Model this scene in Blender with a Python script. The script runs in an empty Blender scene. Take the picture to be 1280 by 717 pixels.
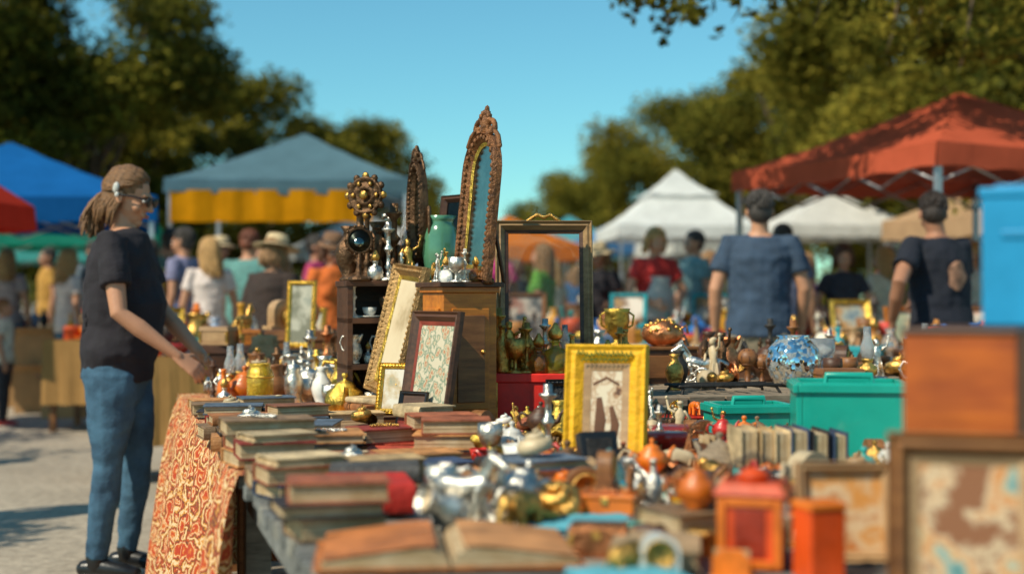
import bpy, math, random
import numpy as np
from mathutils import Vector, Matrix, noise, Euler
R=random.Random(11)
scene=bpy.context.scene
scene.view_settings.view_transform='Standard'
scene.view_settings.look='None'
scene.view_settings.exposure=0
COL=scene.collection
pi=math.pi
# ------------------------------------------------------------------ materials
MATS={}
def base_nt(name):
    m=bpy.data.materials.new(name); m.use_nodes=True
    nt=m.node_tree; b=nt.nodes['Principled BSDF']
    return m,nt,b
def mixrgb(nt,fac,a,b,mode='MIX'):
    n=nt.nodes.new('ShaderNodeMix'); n.data_type='RGBA'; n.blend_type=mode
    for k,v in ((0,fac),(6,a),(7,b)):
        if hasattr(v,'links'): nt.links.new(v,n.inputs[k])
        elif k==0: n.inputs[0].default_value=v
        else: n.inputs[k].default_value=(*v[:3],1)
    return n.outputs[2]
def noise_n(nt,scale,detail=5,coord='Object',rough=.6,vec=None):
    t=nt.nodes.new('ShaderNodeTexNoise'); t.inputs['Scale'].default_value=scale
    t.inputs['Detail'].default_value=detail; t.inputs['Roughness'].default_value=rough
    if vec is None:
        tc=nt.nodes.new('ShaderNodeTexCoord'); vec=tc.outputs[coord]
    nt.links.new(vec,t.inputs['Vector']); return t.outputs['Fac']
def ramp(nt,src,stops,interp='LINEAR'):
    r=nt.nodes.new('ShaderNodeValToRGB'); r.color_ramp.interpolation=interp
    e=r.color_ramp.elements
    while len(e)<len(stops): e.new(.5)
    for i,(p,c) in enumerate(stops):
        e[i].position=p; e[i].color=(*c,1)
    nt.links.new(src,r.inputs[0]); return r.outputs[0]
def mulc(c,k): return tuple(min(1,x*k) for x in c)
def mat(name,col,rough=.5,metal=0,var=.25,scale=25,bump=.15,col2=None,coat=0,rand=.25,trans=0,hue=0,bscale=None):
    if name in MATS: return MATS[name]
    m,nt,b=base_nt(name); L=nt.links
    f=noise_n(nt,scale)
    c2=col2 if col2 else mulc(col,1+var)
    c=ramp(nt,f,[(.3,mulc(col,1-var)),(.68,c2)])
    if rand or hue:
        oi=nt.nodes.new('ShaderNodeObjectInfo')
        mr=nt.nodes.new('ShaderNodeMapRange'); mr.inputs[3].default_value=1-rand; mr.inputs[4].default_value=1+rand*.6
        L.new(oi.outputs['Random'],mr.inputs[0])
        hs=nt.nodes.new('ShaderNodeHueSaturation'); L.new(mr.outputs[0],hs.inputs['Value']); L.new(c,hs.inputs['Color']); c=hs.outputs[0]
        if hue:
            mh=nt.nodes.new('ShaderNodeMapRange'); mh.inputs[3].default_value=.5-hue; mh.inputs[4].default_value=.5+hue
            fr=nt.nodes.new('ShaderNodeMath'); fr.operation='MULTIPLY'; fr.inputs[1].default_value=7.31; L.new(oi.outputs['Random'],fr.inputs[0])
            f2_=nt.nodes.new('ShaderNodeMath'); f2_.operation='FRACT'; L.new(fr.outputs[0],f2_.inputs[0]); L.new(f2_.outputs[0],mh.inputs[0]); L.new(mh.outputs[0],hs.inputs['Hue'])
    L.new(c,b.inputs['Base Color'])
    b.inputs['Metallic'].default_value=metal
    f2=noise_n(nt,bscale or scale*3,4)
    mr=nt.nodes.new('ShaderNodeMapRange'); mr.inputs[3].default_value=max(.04,rough-.12); mr.inputs[4].default_value=min(1,rough+.2)
    L.new(f,mr.inputs[0]); L.new(mr.outputs[0],b.inputs['Roughness'])
    if bump:
        bp=nt.nodes.new('ShaderNodeBump'); bp.inputs['Strength'].default_value=bump; bp.inputs['Distance'].default_value=.01
        L.new(f2,bp.inputs['Height']); L.new(bp.outputs[0],b.inputs['Normal'])
    if coat: b.inputs['Coat Weight'].default_value=coat
    if trans: b.inputs['Transmission Weight'].default_value=trans
    MATS[name]=m; return m
def wood(name,c1,c2,scale=6,rough=.5,axis=(1,8,8),bump=.2):
    if name in MATS: return MATS[name]
    m,nt,b=base_nt(name); L=nt.links
    tc=nt.nodes.new('ShaderNodeTexCoord'); mp=nt.nodes.new('ShaderNodeMapping'); mp.inputs['Scale'].default_value=axis
    L.new(tc.outputs['Object'],mp.inputs[0])
    f=noise_n(nt,scale,8,vec=mp.outputs[0],rough=.65)
    g=noise_n(nt,9,4)
    c=ramp(nt,f,[(.3,c1),(.5,tuple((x+y)/2 for x,y in zip(c1,c2))),(.7,c2)])
    c=mixrgb(nt,1.0,c,ramp(nt,g,[(.3,(.7,.66,.62)),(.6,(1,1,1))]),'MULTIPLY')
    L.new(c,b.inputs['Base Color']); b.inputs['Roughness'].default_value=rough
    bp=nt.nodes.new('ShaderNodeBump'); bp.inputs['Strength'].default_value=bump; bp.inputs['Distance'].default_value=.005
    L.new(f,bp.inputs['Height']); L.new(bp.outputs[0],b.inputs['Normal'])
    MATS[name]=m; return m
def fabric(name,col,transl=.3,scale=3,var=.12):
    if name in MATS: return MATS[name]
    m=bpy.data.materials.new(name); m.use_nodes=True; nt=m.node_tree; L=nt.links
    nt.nodes.remove(nt.nodes['Principled BSDF']); out=nt.nodes['Material Output']
    f=noise_n(nt,scale); c=ramp(nt,f,[(.3,mulc(col,1-var)),(.7,mulc(col,1+var))])
    d=nt.nodes.new('ShaderNodeBsdfDiffuse'); t=nt.nodes.new('ShaderNodeBsdfTranslucent'); mx=nt.nodes.new('ShaderNodeMixShader')
    L.new(c,d.inputs[0]); L.new(c,t.inputs[0]); mx.inputs[0].default_value=transl
    L.new(d.outputs[0],mx.inputs[1]); L.new(t.outputs[0],mx.inputs[2]); L.new(mx.outputs[0],out.inputs[0])
    bp=nt.nodes.new('ShaderNodeBump'); bp.inputs['Strength'].default_value=.25; bp.inputs['Distance'].default_value=.05
    L.new(f,bp.inputs['Height']); L.new(bp.outputs[0],d.inputs['Normal'])
    MATS[name]=m; return m
def pages():
    m,nt,b=base_nt('pages'); L=nt.links
    tc=nt.nodes.new('ShaderNodeTexCoord'); mp=nt.nodes.new('ShaderNodeMapping'); mp.inputs['Scale'].default_value=(3,3,500)
    L.new(tc.outputs['Object'],mp.inputs[0]); f=noise_n(nt,1,3,vec=mp.outputs[0])
    g=noise_n(nt,25)
    c=ramp(nt,f,[(.35,(.28,.18,.09)),(.6,(.64,.50,.31))]); c2=ramp(nt,g,[(.3,(.7,.58,.42)),(.7,(1,1,1))])
    L.new(mixrgb(nt,1.0,c,c2,'MULTIPLY'),b.inputs['Base Color']); b.inputs['Roughness'].default_value=.9
    MATS['pages']=m; return m
def painting(name,cols,scale=9,vor=14,seed=0,lo=.46,hi=.74):
    if name in MATS: return MATS[name]
    m,nt,b=base_nt(name); L=nt.links
    tc=nt.nodes.new('ShaderNodeTexCoord'); mp=nt.nodes.new('ShaderNodeMapping'); mp.inputs['Location'].default_value=(seed,seed*.7,seed*1.3)
    L.new(tc.outputs['Object'],mp.inputs[0])
    f=noise_n(nt,scale,6,vec=mp.outputs[0])
    v=nt.nodes.new('ShaderNodeTexVoronoi'); v.inputs['Scale'].default_value=vor; L.new(mp.outputs[0],v.inputs[0])
    ad=nt.nodes.new('ShaderNodeMath'); ad.operation='MULTIPLY_ADD'; L.new(v.outputs['Distance'],ad.inputs[0]); ad.inputs[1].default_value=.35; L.new(f,ad.inputs[2])
    n=len(cols); L.new(ramp(nt,ad.outputs[0],[(lo+(hi-lo)*i/(n-1),c) for i,c in enumerate(cols)]),b.inputs['Base Color'])
    b.inputs['Roughness'].default_value=.6
    MATS[name]=m; return m
SILVER=mat('silver',(.66,.60,.52),.27,1,.55,30,.45)
BRASS=mat('brass',(.62,.35,.09),.32,1,.6,30,.5)
GOLD=mat('gold_leaf',(.80,.46,.09),.33,1,.5,40,.5)
COPPER=mat('copper',(.58,.22,.09),.35,1,.5,25,.45)
BRONZE=mat('dark_bronze',(.15,.08,.04),.42,.8,.6,30,.5)
IRON=mat('iron',(.05,.045,.04),.5,.6,.4,30,.4)
PORC=mat('porcelain',(.72,.69,.62),.15,0,.08,10,.02,coat=.6)
PORCB=mat('porcelain_blue',(.65,.68,.70),.15,0,.1,60,.02,col2=(.1,.2,.42),coat=.6)
CREAM=mat('cream_ceramic',(.60,.46,.28),.4,0,.2,20,.1)
TEALC=mat('teal_ceramic',(.02,.35,.31),.25,0,.25,20,.05,coat=.5)
REDC=mat('red_enamel',(.52,.025,.015),.3,0,.25,20,.08,coat=.4)
ORANGEC=mat('orange_enamel',(.70,.16,.01),.35,0,.25,20,.08,coat=.3)
DARKW=wood('dark_wood',(.035,.015,.008),(.13,.05,.02))
MIDW=wood('brown_wood',(.14,.048,.014),(.36,.15,.045))
ORW=wood('orange_wood',(.36,.10,.010),(.66,.22,.02),rough=.4)
RUSTW=wood('burnt_orange_wood',(.30,.050,.003),(.56,.125,.005),rough=.65)
PALEW=wood('pale_wood',(.34,.19,.09),(.56,.36,.18))
GREYW=wood('weathered_wood',(.11,.08,.055),(.40,.31,.21),rough=.85,bump=.5)
SLATE=wood('grey_painted_wood',(.06,.07,.07),(.28,.28,.26),rough=.7,bump=.5)
SLATE2=wood('grey_painted_wood_worn',(.12,.12,.10),(.42,.40,.34),rough=.75,bump=.5)
BLACK=mat('black_lacquer',(.012,.012,.013),.3,0,.3,20,.1)
PAGES=pages()
def glass(name,col,rough=.03,bs=60,bst=.35):
    m,nt,b=base_nt(name); L=nt.links
    b.inputs['Transmission Weight'].default_value=.85; b.inputs['Roughness'].default_value=rough; b.inputs['IOR'].default_value=1.45
    b.inputs['Base Color'].default_value=(*col,1)
    f=noise_n(nt,bs,3); bp=nt.nodes.new('ShaderNodeBump'); bp.inputs['Strength'].default_value=bst; bp.inputs['Distance'].default_value=.006
    L.new(f,bp.inputs['Height']); L.new(bp.outputs[0],b.inputs['Normal'])
    MATS[name]=m; return m
CLEAR=glass('clear_glass',(.92,.96,.97)); YGLASS=glass('yellow_glass',(1,.68,.08)); TGLASS=glass('teal_glass',(.35,.8,.85)); AMBER=glass('amber_glass',(.85,.35,.08))
def pane_mat():
    m=bpy.data.materials.new('dusty_pane'); m.use_nodes=True; nt=m.node_tree; L=nt.links
    b=nt.nodes['Principled BSDF']; out=nt.nodes['Material Output']
    b.inputs['Base Color'].default_value=(.26,.22,.16,1); b.inputs['Roughness'].default_value=.4; b.inputs['Specular IOR Level'].default_value=.5
    t=nt.nodes.new('ShaderNodeBsdfTransparent'); mx=nt.nodes.new('ShaderNodeMixShader')
    f=noise_n(nt,9,7); mr=nt.nodes.new('ShaderNodeMapRange'); mr.inputs[1].default_value=.35; mr.inputs[2].default_value=.75; mr.inputs[3].default_value=.10; mr.inputs[4].default_value=.5
    L.new(f,mr.inputs[0]); L.new(mr.outputs[0],mx.inputs[0]); L.new(t.outputs[0],mx.inputs[1]); L.new(b.outputs[0],mx.inputs[2]); L.new(mx.outputs[0],out.inputs[0])
    return m
PANE=pane_mat()
MIRROR=mat('old_mirror',(.24,.29,.26),.12,1,.45,12,.02,rand=0)
# ------------------------------------------------------------------ mesh builder
class MB:
    def __init__(s): s.v=[]; s.f=[]; s.m=[]; s.s=[]; s.mats=[]; s.M=None
    def mi(s,m):
        if m not in s.mats: s.mats.append(m)
        return s.mats.index(m)
    def add(s,vs,fs,m,smooth=False,M=None):
        o=len(s.v); k=s.mi(m)
        for p in vs:
            p=Vector(p)
            if M is not None: p=M@p
            if s.M is not None: p=s.M@p
            s.v.append(tuple(p))
        for f in fs: s.f.append([i+o for i in f]); s.m.append(k); s.s.append(smooth)
        return s
    def box(s,c,sz,m,rot=(0,0,0),top=1.0):
        x,y,z=[a/2 for a in sz]; t=top
        vs=[(-x,-y,-z),(x,-y,-z),(x,y,-z),(-x,y,-z),(-x*t,-y*t,z),(x*t,-y*t,z),(x*t,y*t,z),(-x*t,y*t,z)]
        fs=[(0,3,2,1),(4,5,6,7),(0,1,5,4),(1,2,6,5),(2,3,7,6),(3,0,4,7)]
        return s.add(vs,fs,m,False,Matrix.Translation(c)@Euler(rot).to_matrix().to_4x4())
    def lathe(s,prof,m,n=20,c=(0,0,0),rot=(0,0,0),sc=1,flute=0,nf=8):
        vs=[];fs=[]
        for r,z in prof:
            for i in range(n):
                a=2*pi*i/n; rr=r*(1+flute*math.cos(nf*a))
                vs.append((rr*math.cos(a)*sc,rr*math.sin(a)*sc,z*sc))
        for j in range(len(prof)-1):
            for i in range(n):
                k=(i+1)%n; fs.append((j*n+i,j*n+k,(j+1)*n+k,(j+1)*n+i))
        fs.append(tuple(reversed(range(n)))); 
        fs.append(tuple(range((len(prof)-1)*n,len(prof)*n)))
        return s.add(vs,fs,m,True,Matrix.Translation(c)@Euler(rot).to_matrix().to_4x4())
    def ell(s,c,r,m,n=12,rot=(0,0,0)):
        if not hasattr(r,'__len__'): r=(r,r,r)
        vs=[];fs=[]; h=n//2
        for j in range(h+1):
            t=pi*j/h
            for i in range(n):
                a=2*pi*i/n; vs.append((r[0]*math.sin(t)*math.cos(a),r[1]*math.sin(t)*math.sin(a),-r[2]*math.cos(t)))
        for j in range(h):
            for i in range(n):
                k=(i+1)%n; fs.append((j*n+i,j*n+k,(j+1)*n+k,(j+1)*n+i))
        return s.add(vs,fs,m,True,Matrix.Translation(c)@Euler(rot).to_matrix().to_4x4())
    def tube(s,pts,rad,m,n=10,caps=True,ref=(1,0,0),smooth=True):
        pts=[Vector(p) for p in pts]; rad=[r if hasattr(r,'__len__') else (r,r) for r in (rad if hasattr(rad,'__len__') else [rad]*len(pts))]
        tan=[]
        for i in range(len(pts)):
            a=pts[max(0,i-1)]; b=pts[min(len(pts)-1,i+1)]; d=(b-a)
            tan.append(d.normalized() if d.length>1e-9 else Vector((0,0,1)))
        P=[];T=[];RR=[]
        if caps:
            for k,e in ((.0,1.),(.5,.87),(.87,.5)): 
                r=min(rad[0]); P.append(pts[0]-tan[0]*r*e); T.append(tan[0]); RR.append((max(rad[0][0]*k,1e-4),max(rad[0][1]*k,1e-4)))
        P+=pts; T+=tan; RR+=rad
        if caps:
            for k,e in ((.87,.5),(.5,.87),(.0,1.)):
                r=min(rad[-1]); P.append(pts[-1]+tan[-1]*r*e); T.append(tan[-1]); RR.append((max(rad[-1][0]*k,1e-4),max(rad[-1][1]*k,1e-4)))
        vs=[];fs=[]; ref=Vector(ref); ax=None
        for p,t,r in zip(P,T,RR):
            base=ref if ax is None else ax
            x=base-t*base.dot(t)
            if x.length<1e-3: x=Vector((0,1,0))-t*t.y
            x.normalize(); ax=x; y=t.cross(x)
            for i in range(n):
                a=2*pi*i/n; vs.append(p+x*math.cos(a)*r[0]+y*math.sin(a)*r[1])
        for j in range(len(P)-1):
            for i in range(n):
                k=(i+1)%n; fs.append((j*n+i,j*n+k,(j+1)*n+k,(j+1)*n+i))
        fs.append(tuple(reversed(range(n)))); fs.append(tuple(range((len(P)-1)*n,len(P)*n)))
        return s.add(vs,fs,m,smooth)
    def prism(s,poly,y0,y1,m,smooth=False):
        n=len(poly); vs=[(x,y0,z) for x,z in poly]+[(x,y1,z) for x,z in poly]
        fs=[tuple(range(n)),tuple(reversed(range(n,2*n)))]
        for i in range(n):
            k=(i+1)%n; fs.append((i,n+i,n+k,k))
        return s.add(vs,fs,m,smooth)
    def mesh(s,name='m'):
        me=bpy.data.meshes.new(name); me.from_pydata(s.v,[],s.f)
        for m in s.mats: me.materials.append(m)
        me.polygons.foreach_set('material_index',s.m); me.polygons.foreach_set('use_smooth',s.s)
        me.update(); return me
    def obj(s,name,loc=(0,0,0),rot=(0,0,0),bevel=0,parent=None,scale=1):
        return put(s.mesh(name),name,loc,rot,bevel,parent,scale)
def put(me,name,loc=(0,0,0),rot=(0,0,0),bevel=0,parent=None,scale=1):
    o=bpy.data.objects.new(name,me); COL.objects.link(o); o.location=loc
    o.rotation_euler=rot if hasattr(rot,'__len__') else (0,0,rot)
    o.scale=scale if hasattr(scale,'__len__') else (scale,)*3
    if bevel:
        b=o.modifiers.new('bevel','BEVEL'); b.width=bevel; b.segments=2; b.limit_method='ANGLE'; b.angle_limit=.7
    if parent: o.parent=parent
    return o
def empty(name,loc=(0,0,0),rz=0,scale=1):
    o=bpy.data.objects.new(name,None); COL.objects.link(o); o.location=loc; o.rotation_euler=(0,0,rz); o.scale=(scale,)*3; o.empty_display_size=.1; return o
def remeshed(mb,name,vox,mat_,smooth_it=4,wr=0,wf=9,seed=0):
    me=mb.mesh('tmp'); o=bpy.data.objects.new('tmp',me); COL.objects.link(o)
    r=o.modifiers.new('r','REMESH'); r.mode='VOXEL'; r.voxel_size=vox
    if smooth_it:
        q=o.modifiers.new('s','SMOOTH'); q.iterations=smooth_it; q.factor=.5
    dg=bpy.context.evaluated_depsgraph_get(); dg.update()
    nm=bpy.data.meshes.new_from_object(o.evaluated_get(dg)); nm.name=name
    bpy.data.objects.remove(o)
    nm.materials.clear(); nm.materials.append(mat_)
    n=len(nm.polygons); nm.polygons.foreach_set('material_index',[0]*n); nm.polygons.foreach_set('use_smooth',[True]*n)
    if wr:
        for v in nm.vertices:
            p=v.co
            k=noise.noise(Vector((p.x*wf+seed,p.y*wf,p.z*wf*.7)))+.6*noise.noise(Vector((p.x*wf*2+seed,p.y*wf*2,p.z*wf*2.6)))
            v.co=p+v.normal*(wr*k)
    nm.update(); return nm
# ------------------------------------------------------------------ people
SKIN=mat('skin',(.52,.25,.14),.5,0,.08,12,.05,rand=.12); SKIN2=mat('skin_tan',(.40,.18,.10),.5,0,.1,12,.05,rand=.1)
LIP=mat('lips',(.38,.12,.10),.4); EYEW=mat('eye_white',(.7,.68,.64),.2); IRIS=mat('iris',(.03,.02,.015),.1)
def cloth_m(n,c,v=.2,hue=0): return mat('garment_'+n,c,.9,0,v,14,.35,rand=.35 if hue else 0,bscale=45,hue=hue)
def hand(mb,W,Dv,N,S,curl=.5,sc=1.0):
    W=Vector(W); Dv=Dv.normalized(); S=(S-Dv*S.dot(Dv)).normalized(); N=Dv.cross(S) if N is None else (N-Dv*N.dot(Dv)-S*N.dot(S)).normalized()
    m=SKIN
    mb.tube([W-Dv*.01,W+Dv*.03*sc,W+Dv*.082*sc],[(.027*sc,.019*sc),(.036*sc,.016*sc),(.040*sc,.0135*sc)],m,10,ref=S)
    for i,(o,l) in enumerate([(.029,.070),(.010,.078),(-.010,.073),(-.029,.057)]):
        p=W+Dv*.075*sc+S*o*sc; pts=[p]; d=Dv+S*(o*1.5); d.normalize(); ang=.15+curl*.35
        for q,f in enumerate((.42,.32,.26)):
            d=(d*math.cos(ang)+N*math.sin(ang)).normalized() if q else (Dv*math.cos(.2*curl+.1)+N*math.sin(.2*curl+.1)+S*o*1.2).normalized()
            p=p+d*l*f*sc; pts.append(p); ang=.25+curl*.55
        mb.tube(pts,[.0098*sc,.0090*sc,.0082*sc,.0072*sc],m,7)
    p=W+Dv*.022*sc+S*.024*sc; q1=p+(S*.9+Dv*.6+N*.3).normalized()*.038*sc
    mb.tube([p,q1,q1+(Dv*.9+S*.3+N*.5).normalized()*.03*sc,q1+(Dv*.9+S*.2+N*.6).normalized()*.052*sc],[.0125*sc,.0105*sc,.0095*sc,.008*sc],m,7)
def hairmat(n,c): return mat('hair_'+n,c,.45,0,.45,60,.6,rand=0,bscale=160)
def person(name,loc,heading,H=1.72,lean=0,sex='m',shirt=None,pants=None,hair=None,style='short',arms=None,legs=None,hat=None,hatm=None,vox=.011,turn=0,nod=0,bulk=1.0,belly=0,skin=SKIN,sleeve=.55,glasses=False,apron=None,shoes=None,mark=None,extras=None,hem=.86):
    root=empty(name,loc,heading,H/1.72)
    f=.93 if sex=='f' else 1.0
    ls,lc=math.sin(lean),math.cos(lean)
    def up(p): x,y,z=p; dz=z-.95; return Vector((x,y*lc-dz*ls,.95+dz*lc+y*ls))
    sw=.172*f*(.5+.5*bulk); shz=1.405
    arms=arms or (((.235,.02,1.13),(.25,-.04,.88)),((-.235,.02,1.13),(-.25,-.04,.88)))
    tor=[(.86,.155,.115),(.95,.155 if sex=='m' else .168,.115),(1.05,.14 if sex=='m' else .135,.10+belly*.6),(1.15,.142,.105+belly*.7),(1.25,.158,.115+belly*.3),(1.33,.165,.115),(1.40,.15,.095),(1.45,.10,.075),(1.485,.055,.055)]
    tor=[(z,rx*f*bulk,ry*bulk) for z,rx,ry in tor]
    legs=legs or (((.095,.0,.49),(.105,.02,.085)),((-.095,.0,.49),(-.105,.02,.085)))
    body=MB()
    body.tube([up((0,-belly*.3 if 1.0<z<1.2 else 0,z)) for z,_,_ in tor],[(rx-.012,ry-.012) for _,rx,ry in tor],skin,18,caps=False)
    hc=up((0,-.012,1.605)); HM=Matrix.Translation(hc)@Matrix.Rotation(turn,4,'Z')@Matrix.Rotation(lean+nod,4,'X')
    body.tube([up((0,.005,1.42)),up((0,.005,1.50)),HM@Vector((0,.018,-.05))],[(.062*f,.062*f),(.052*f,.055*f),(.05*f,.055*f)],skin,12)
    body.M=HM
    body.ell((0,.012,.03),(.074,.092,.085),skin,18); body.ell((0,-.022,-.02),(.061,.068,.082),skin,16); body.ell((0,-.03,-.07),(.044,.05,.043),skin,14); body.ell((0,-.064,-.095),(.021,.019,.019),skin,10)
    body.tube([(0,-.086,.014),(0,-.100,-.012),(0,-.108,-.028)],[.009,.010,.012],skin,8); body.ell((0,-.098,-.032),(.018,.012,.009),skin,8)
    body.ell((0,-.076,.024),(.05,.018,.011),skin,10); body.ell((0,-.088,-.060),(.024,.012,.011),skin,8)
    for s in(-1,1): body.ell((s*.076,.012,-.006),(.010,.020,.032),skin,8,rot=(-.2,0,s*.3)); body.ell((s*.04,-.06,-.03),(.022,.022,.022),skin,8)
    body.M=None
    for i,s in enumerate((1,-1)):
        e,wv=[Vector(q) for q in arms[i]]; sh=up((s*sw,.0,shz)); k=f*(.6+.4*bulk)
        body.tube([up((s*sw*.55,0,1.40)),sh,sh.lerp(e,.4),e,e.lerp(wv,.35),wv],[.055*k,.054*k,.046*k,.038*k,.039*k,(.027*k,.021*k)],skin,12)
        d=(wv-e).normalized(); S_=Vector((-s*.5,-1,.2)) if abs(d.z)>.75 else Vector((-s*.6,0,.8))
        Np=Vector((-s,0,0)) if abs(d.z)>.75 else Vector((-s*.3,0,-1)); hand(body,wv,d,Np,S_,.55)
        kn,an=[Vector(q) for q in legs[i]]
        body.tube([(s*.085*bulk,0,.90),(kn*.5+Vector((s*.085*bulk,0,.9))*.5),kn,kn.lerp(an,.35),an,an+Vector((0,-.01,-.03))],[.075,.07,.052,.05,.037,.036],skin,12)
    put(remeshed(body,'body',vox*.62 if vox<.01 else vox*.8,skin,3),'body',parent=root)
    sm=MB()
    T=[t for t in tor if t[0]>=1.0 or t[0]==.95]
    pts=[up((0,-belly*.35 if 1.0<z<1.2 else 0,z)) for z,_,_ in T]; rd=[(rx+.014+(.012 if z<1.2 else 0),ry+.014+(.012 if z<1.2 else 0)) for z,rx,ry in T]
    pts[-1]=up((0,.004,1.468)); rd[-1]=(.068*f,.064*f)
    pts=[up((0,0,hem)),up((0,0,.90))]+pts; rd=[(tor[0][1]+.026,tor[0][2]+.022)]*2+rd
    sm.tube(pts,rd,shirt,20,caps=False)
    if sex=='f':
        for s in(-1,1): c_=up((s*.07,-.085*bulk,1.26)); sm.ell(tuple(c_),(.068,.055,.065),shirt,12)
    for i,s in enumerate((1,-1)):
        e,wv=[Vector(q) for q in arms[i]]; sh=up((s*sw,0,shz)); k=f*(.6+.4*bulk)
        if sleeve<1: sm.tube([up((s*sw*.5,0,1.395)),sh,sh.lerp(e,sleeve*.5),sh.lerp(e,sleeve)],[.064*k,.067*k,.066*k,.068*k],shirt,12,caps=False)
        else: sm.tube([up((s*sw*.5,0,1.395)),sh,sh.lerp(e,.5),e,e.lerp(wv,.5),e.lerp(wv,.92)],[.064*k,.067*k,.06*k,.054*k,.05*k,.042*k],shirt,12,caps=False)
    put(remeshed(sm,'shirt',vox,shirt,3,wr=.014,wf=8,seed=len(name)+loc[0]),'shirt',parent=root)
    pm=MB(); pm.tube([(0,0,.80),(0,0,.86),(0,0,.95),(0,-.0,1.0)],[(.15*bulk,.10*bulk),(.168*bulk*(1.03 if sex=='f' else 1),.122*bulk),(.155*bulk,.118*bulk),(.145*bulk,.11*bulk)],pants,18)
    for i,s in enumerate((1,-1)):
        kn,an=[Vector(q) for q in legs[i]]; h0=Vector((s*.083*bulk,0,.86))
        pm.tube([h0,h0.lerp(kn,.45),kn,kn.lerp(an,.35),an+Vector((0,0,.0))],[(.092*bulk,.105*bulk),(.083*bulk,.09*bulk),.064,.060,.046],pants,14,caps=False)
        pm.ell(tuple(h0+Vector((0,.03,.0))),(.08*bulk,.09*bulk,.09),pants,12)
    put(remeshed(pm,'trousers',vox,pants,3,wr=.009,wf=10,seed=loc[1]),'trousers',parent=root)
    sh_=MB(); smt=shoes or BLACK
    for i,s in enumerate((1,-1)):
        an=Vector(legs[i][1]); x,y=an.x,an.y
        sh_.tube([(x,y+.05,.045),(x,y-.03,.05),(x,y-.12,.04),(x,y-.17,.032)],[(.034,.036),(.036,.042),(.043,.030),(.033,.022)],smt,12)
        sh_.tube([(x,y,.06),(x,y,.10)],[.042,.043],smt,10)
        sh_.box((x,y-.055,.008),(.080,.24,.016),PORC)
    sh_.obj('shoes',parent=root)
    fm=MB(); fm.M=HM
    for s in(-1,1):
        fm.ell((s*.031,-.080,.003),(.013,.010,.009),EYEW,8); fm.ell((s*.031,-.0885,.003),(.0055,.003,.0055),IRIS,8)
        fm.tube([(s*.018,-.094,.022),(s*.034,-.094,.026),(s*.048,-.082,.020)],.0035,hair or IRIS,5)
    fm.ell((0,-.0975,-.056),(.022,.006,.0042),LIP,8); fm.ell((0,-.0965,-.064),(.019,.006,.005),LIP,8)
    if glasses:
        for s in(-1,1): fm.ell((s*.034,-.103,.004),(.030,.007,.022),BLACK,14); fm.tube([(s*.060,-.096,.012),(s*.080,-.05,.012),(s*.084,.015,.004)],.0045,BLACK,6)
        fm.tube([(-.01,-.108,.008),(.01,-.108,.008)],.003,BLACK,5)
    fm.obj('face',parent=root)
    if hair:
        hm=MB(); hm.M=HM; r=random.Random(len(name)*7+int(abs(loc[0])*10))
        hm.ell((0,.020,.040),(.080,.094,.085),hair,18); hm.ell((0,.045,.0),(.076,.070,.085),hair,16)
        if style=='short':
            for i in range(200):
                ph=r.uniform(-2.5,2.5); th=r.uniform(.1,1.75 if abs(ph)<1.3 else 1.05)
                def P_(ph,th,k=1.03): return Vector((.080*math.sin(th)*math.sin(ph)*k,.022+.097*math.sin(th)*math.cos(ph)*k,.035+.09*math.cos(th)*k))
                hm.tube([P_(ph,th),P_(ph+.08,th+.14,1.07),P_(ph+.1,th+.3,1.03)],[.008,.008,.003],hair,4)
        elif style=='pony':
            def E_(d,k): return Vector((d.x*.079*k,.018+d.y*.094*k,.035+d.z*.088*k))
            kd=Vector((0,.93,-.37)).normalized()
            for i in range(240):
                t=r.uniform(-1,1); az=pi+t*1.75; el=.95-abs(t)*.95+r.uniform(-.15,.5)
                sdir=Vector((math.sin(az)*math.cos(el),math.cos(az)*math.cos(el),math.sin(el))).normalized()
                pts=[];
                for q in range(7):
                    s=q/6; d=sdir.lerp(kd,s); d.normalize(); pts.append(E_(d,1.04+.07*math.sin(s*3.1)+.018*math.sin(i+q)))
                ex=Vector((r.gauss(0,.022),r.gauss(.012,.018),0)); l=r.uniform(.10,.21)
                for q in range(1,5):
                    s=q/4; pts.append(pts[6]+ex*s*1.3+Vector((.010*math.sin(s*6+i),.022*math.sin(s*3)-.006*s,-l*s)))
                hm.tube(pts,[.004,.0065,.007,.007,.007,.007,.0075,.008,.0075,.006,.002],hair,5)
            for i in range(70):
                s=r.choice((-1,1)); y=r.uniform(.0,.09); p=Vector((s*.074*(1-y*2.5),y,-.01)); l=r.uniform(.07,.14)
                hm.tube([p+Vector((0,.0,.05)),p,p+Vector((s*.008,.014,-l*.5)),p+Vector((-s*.008,.020,-l))],[.006,.007,.006,.002],hair,5)
        else:
            Ln={'bob':.15,'long':.28}[style]
            for i in range(170):
                ph=r.uniform(-1.95,1.95); ex=r.uniform(1.03,1.11); pts=[];
                for q in range(6):
                    th=.15+q*.27; pts.append(Vector((.079*math.sin(th)*math.sin(ph)*ex,.02+.095*math.sin(th)*math.cos(ph)*ex,.035+.09*math.cos(th)*ex)))
                l=Ln*r.uniform(.75,1.1); n_=6; wp=r.uniform(0,6)
                last=pts[-1].copy(); out_=Vector((math.sin(ph),math.cos(ph),0))
                for q in range(1,n_+1):
                    s=q/n_; pts.append(last+Vector((0,0,-l*s))+out_*(.010*math.sin(s*5+wp)+.006*s)+Vector((.005*math.sin(s*7+wp),0,0)))
                hm.tube(pts,[.008]*5+[.0095]*5+[.006,.003],hair,5)
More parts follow.
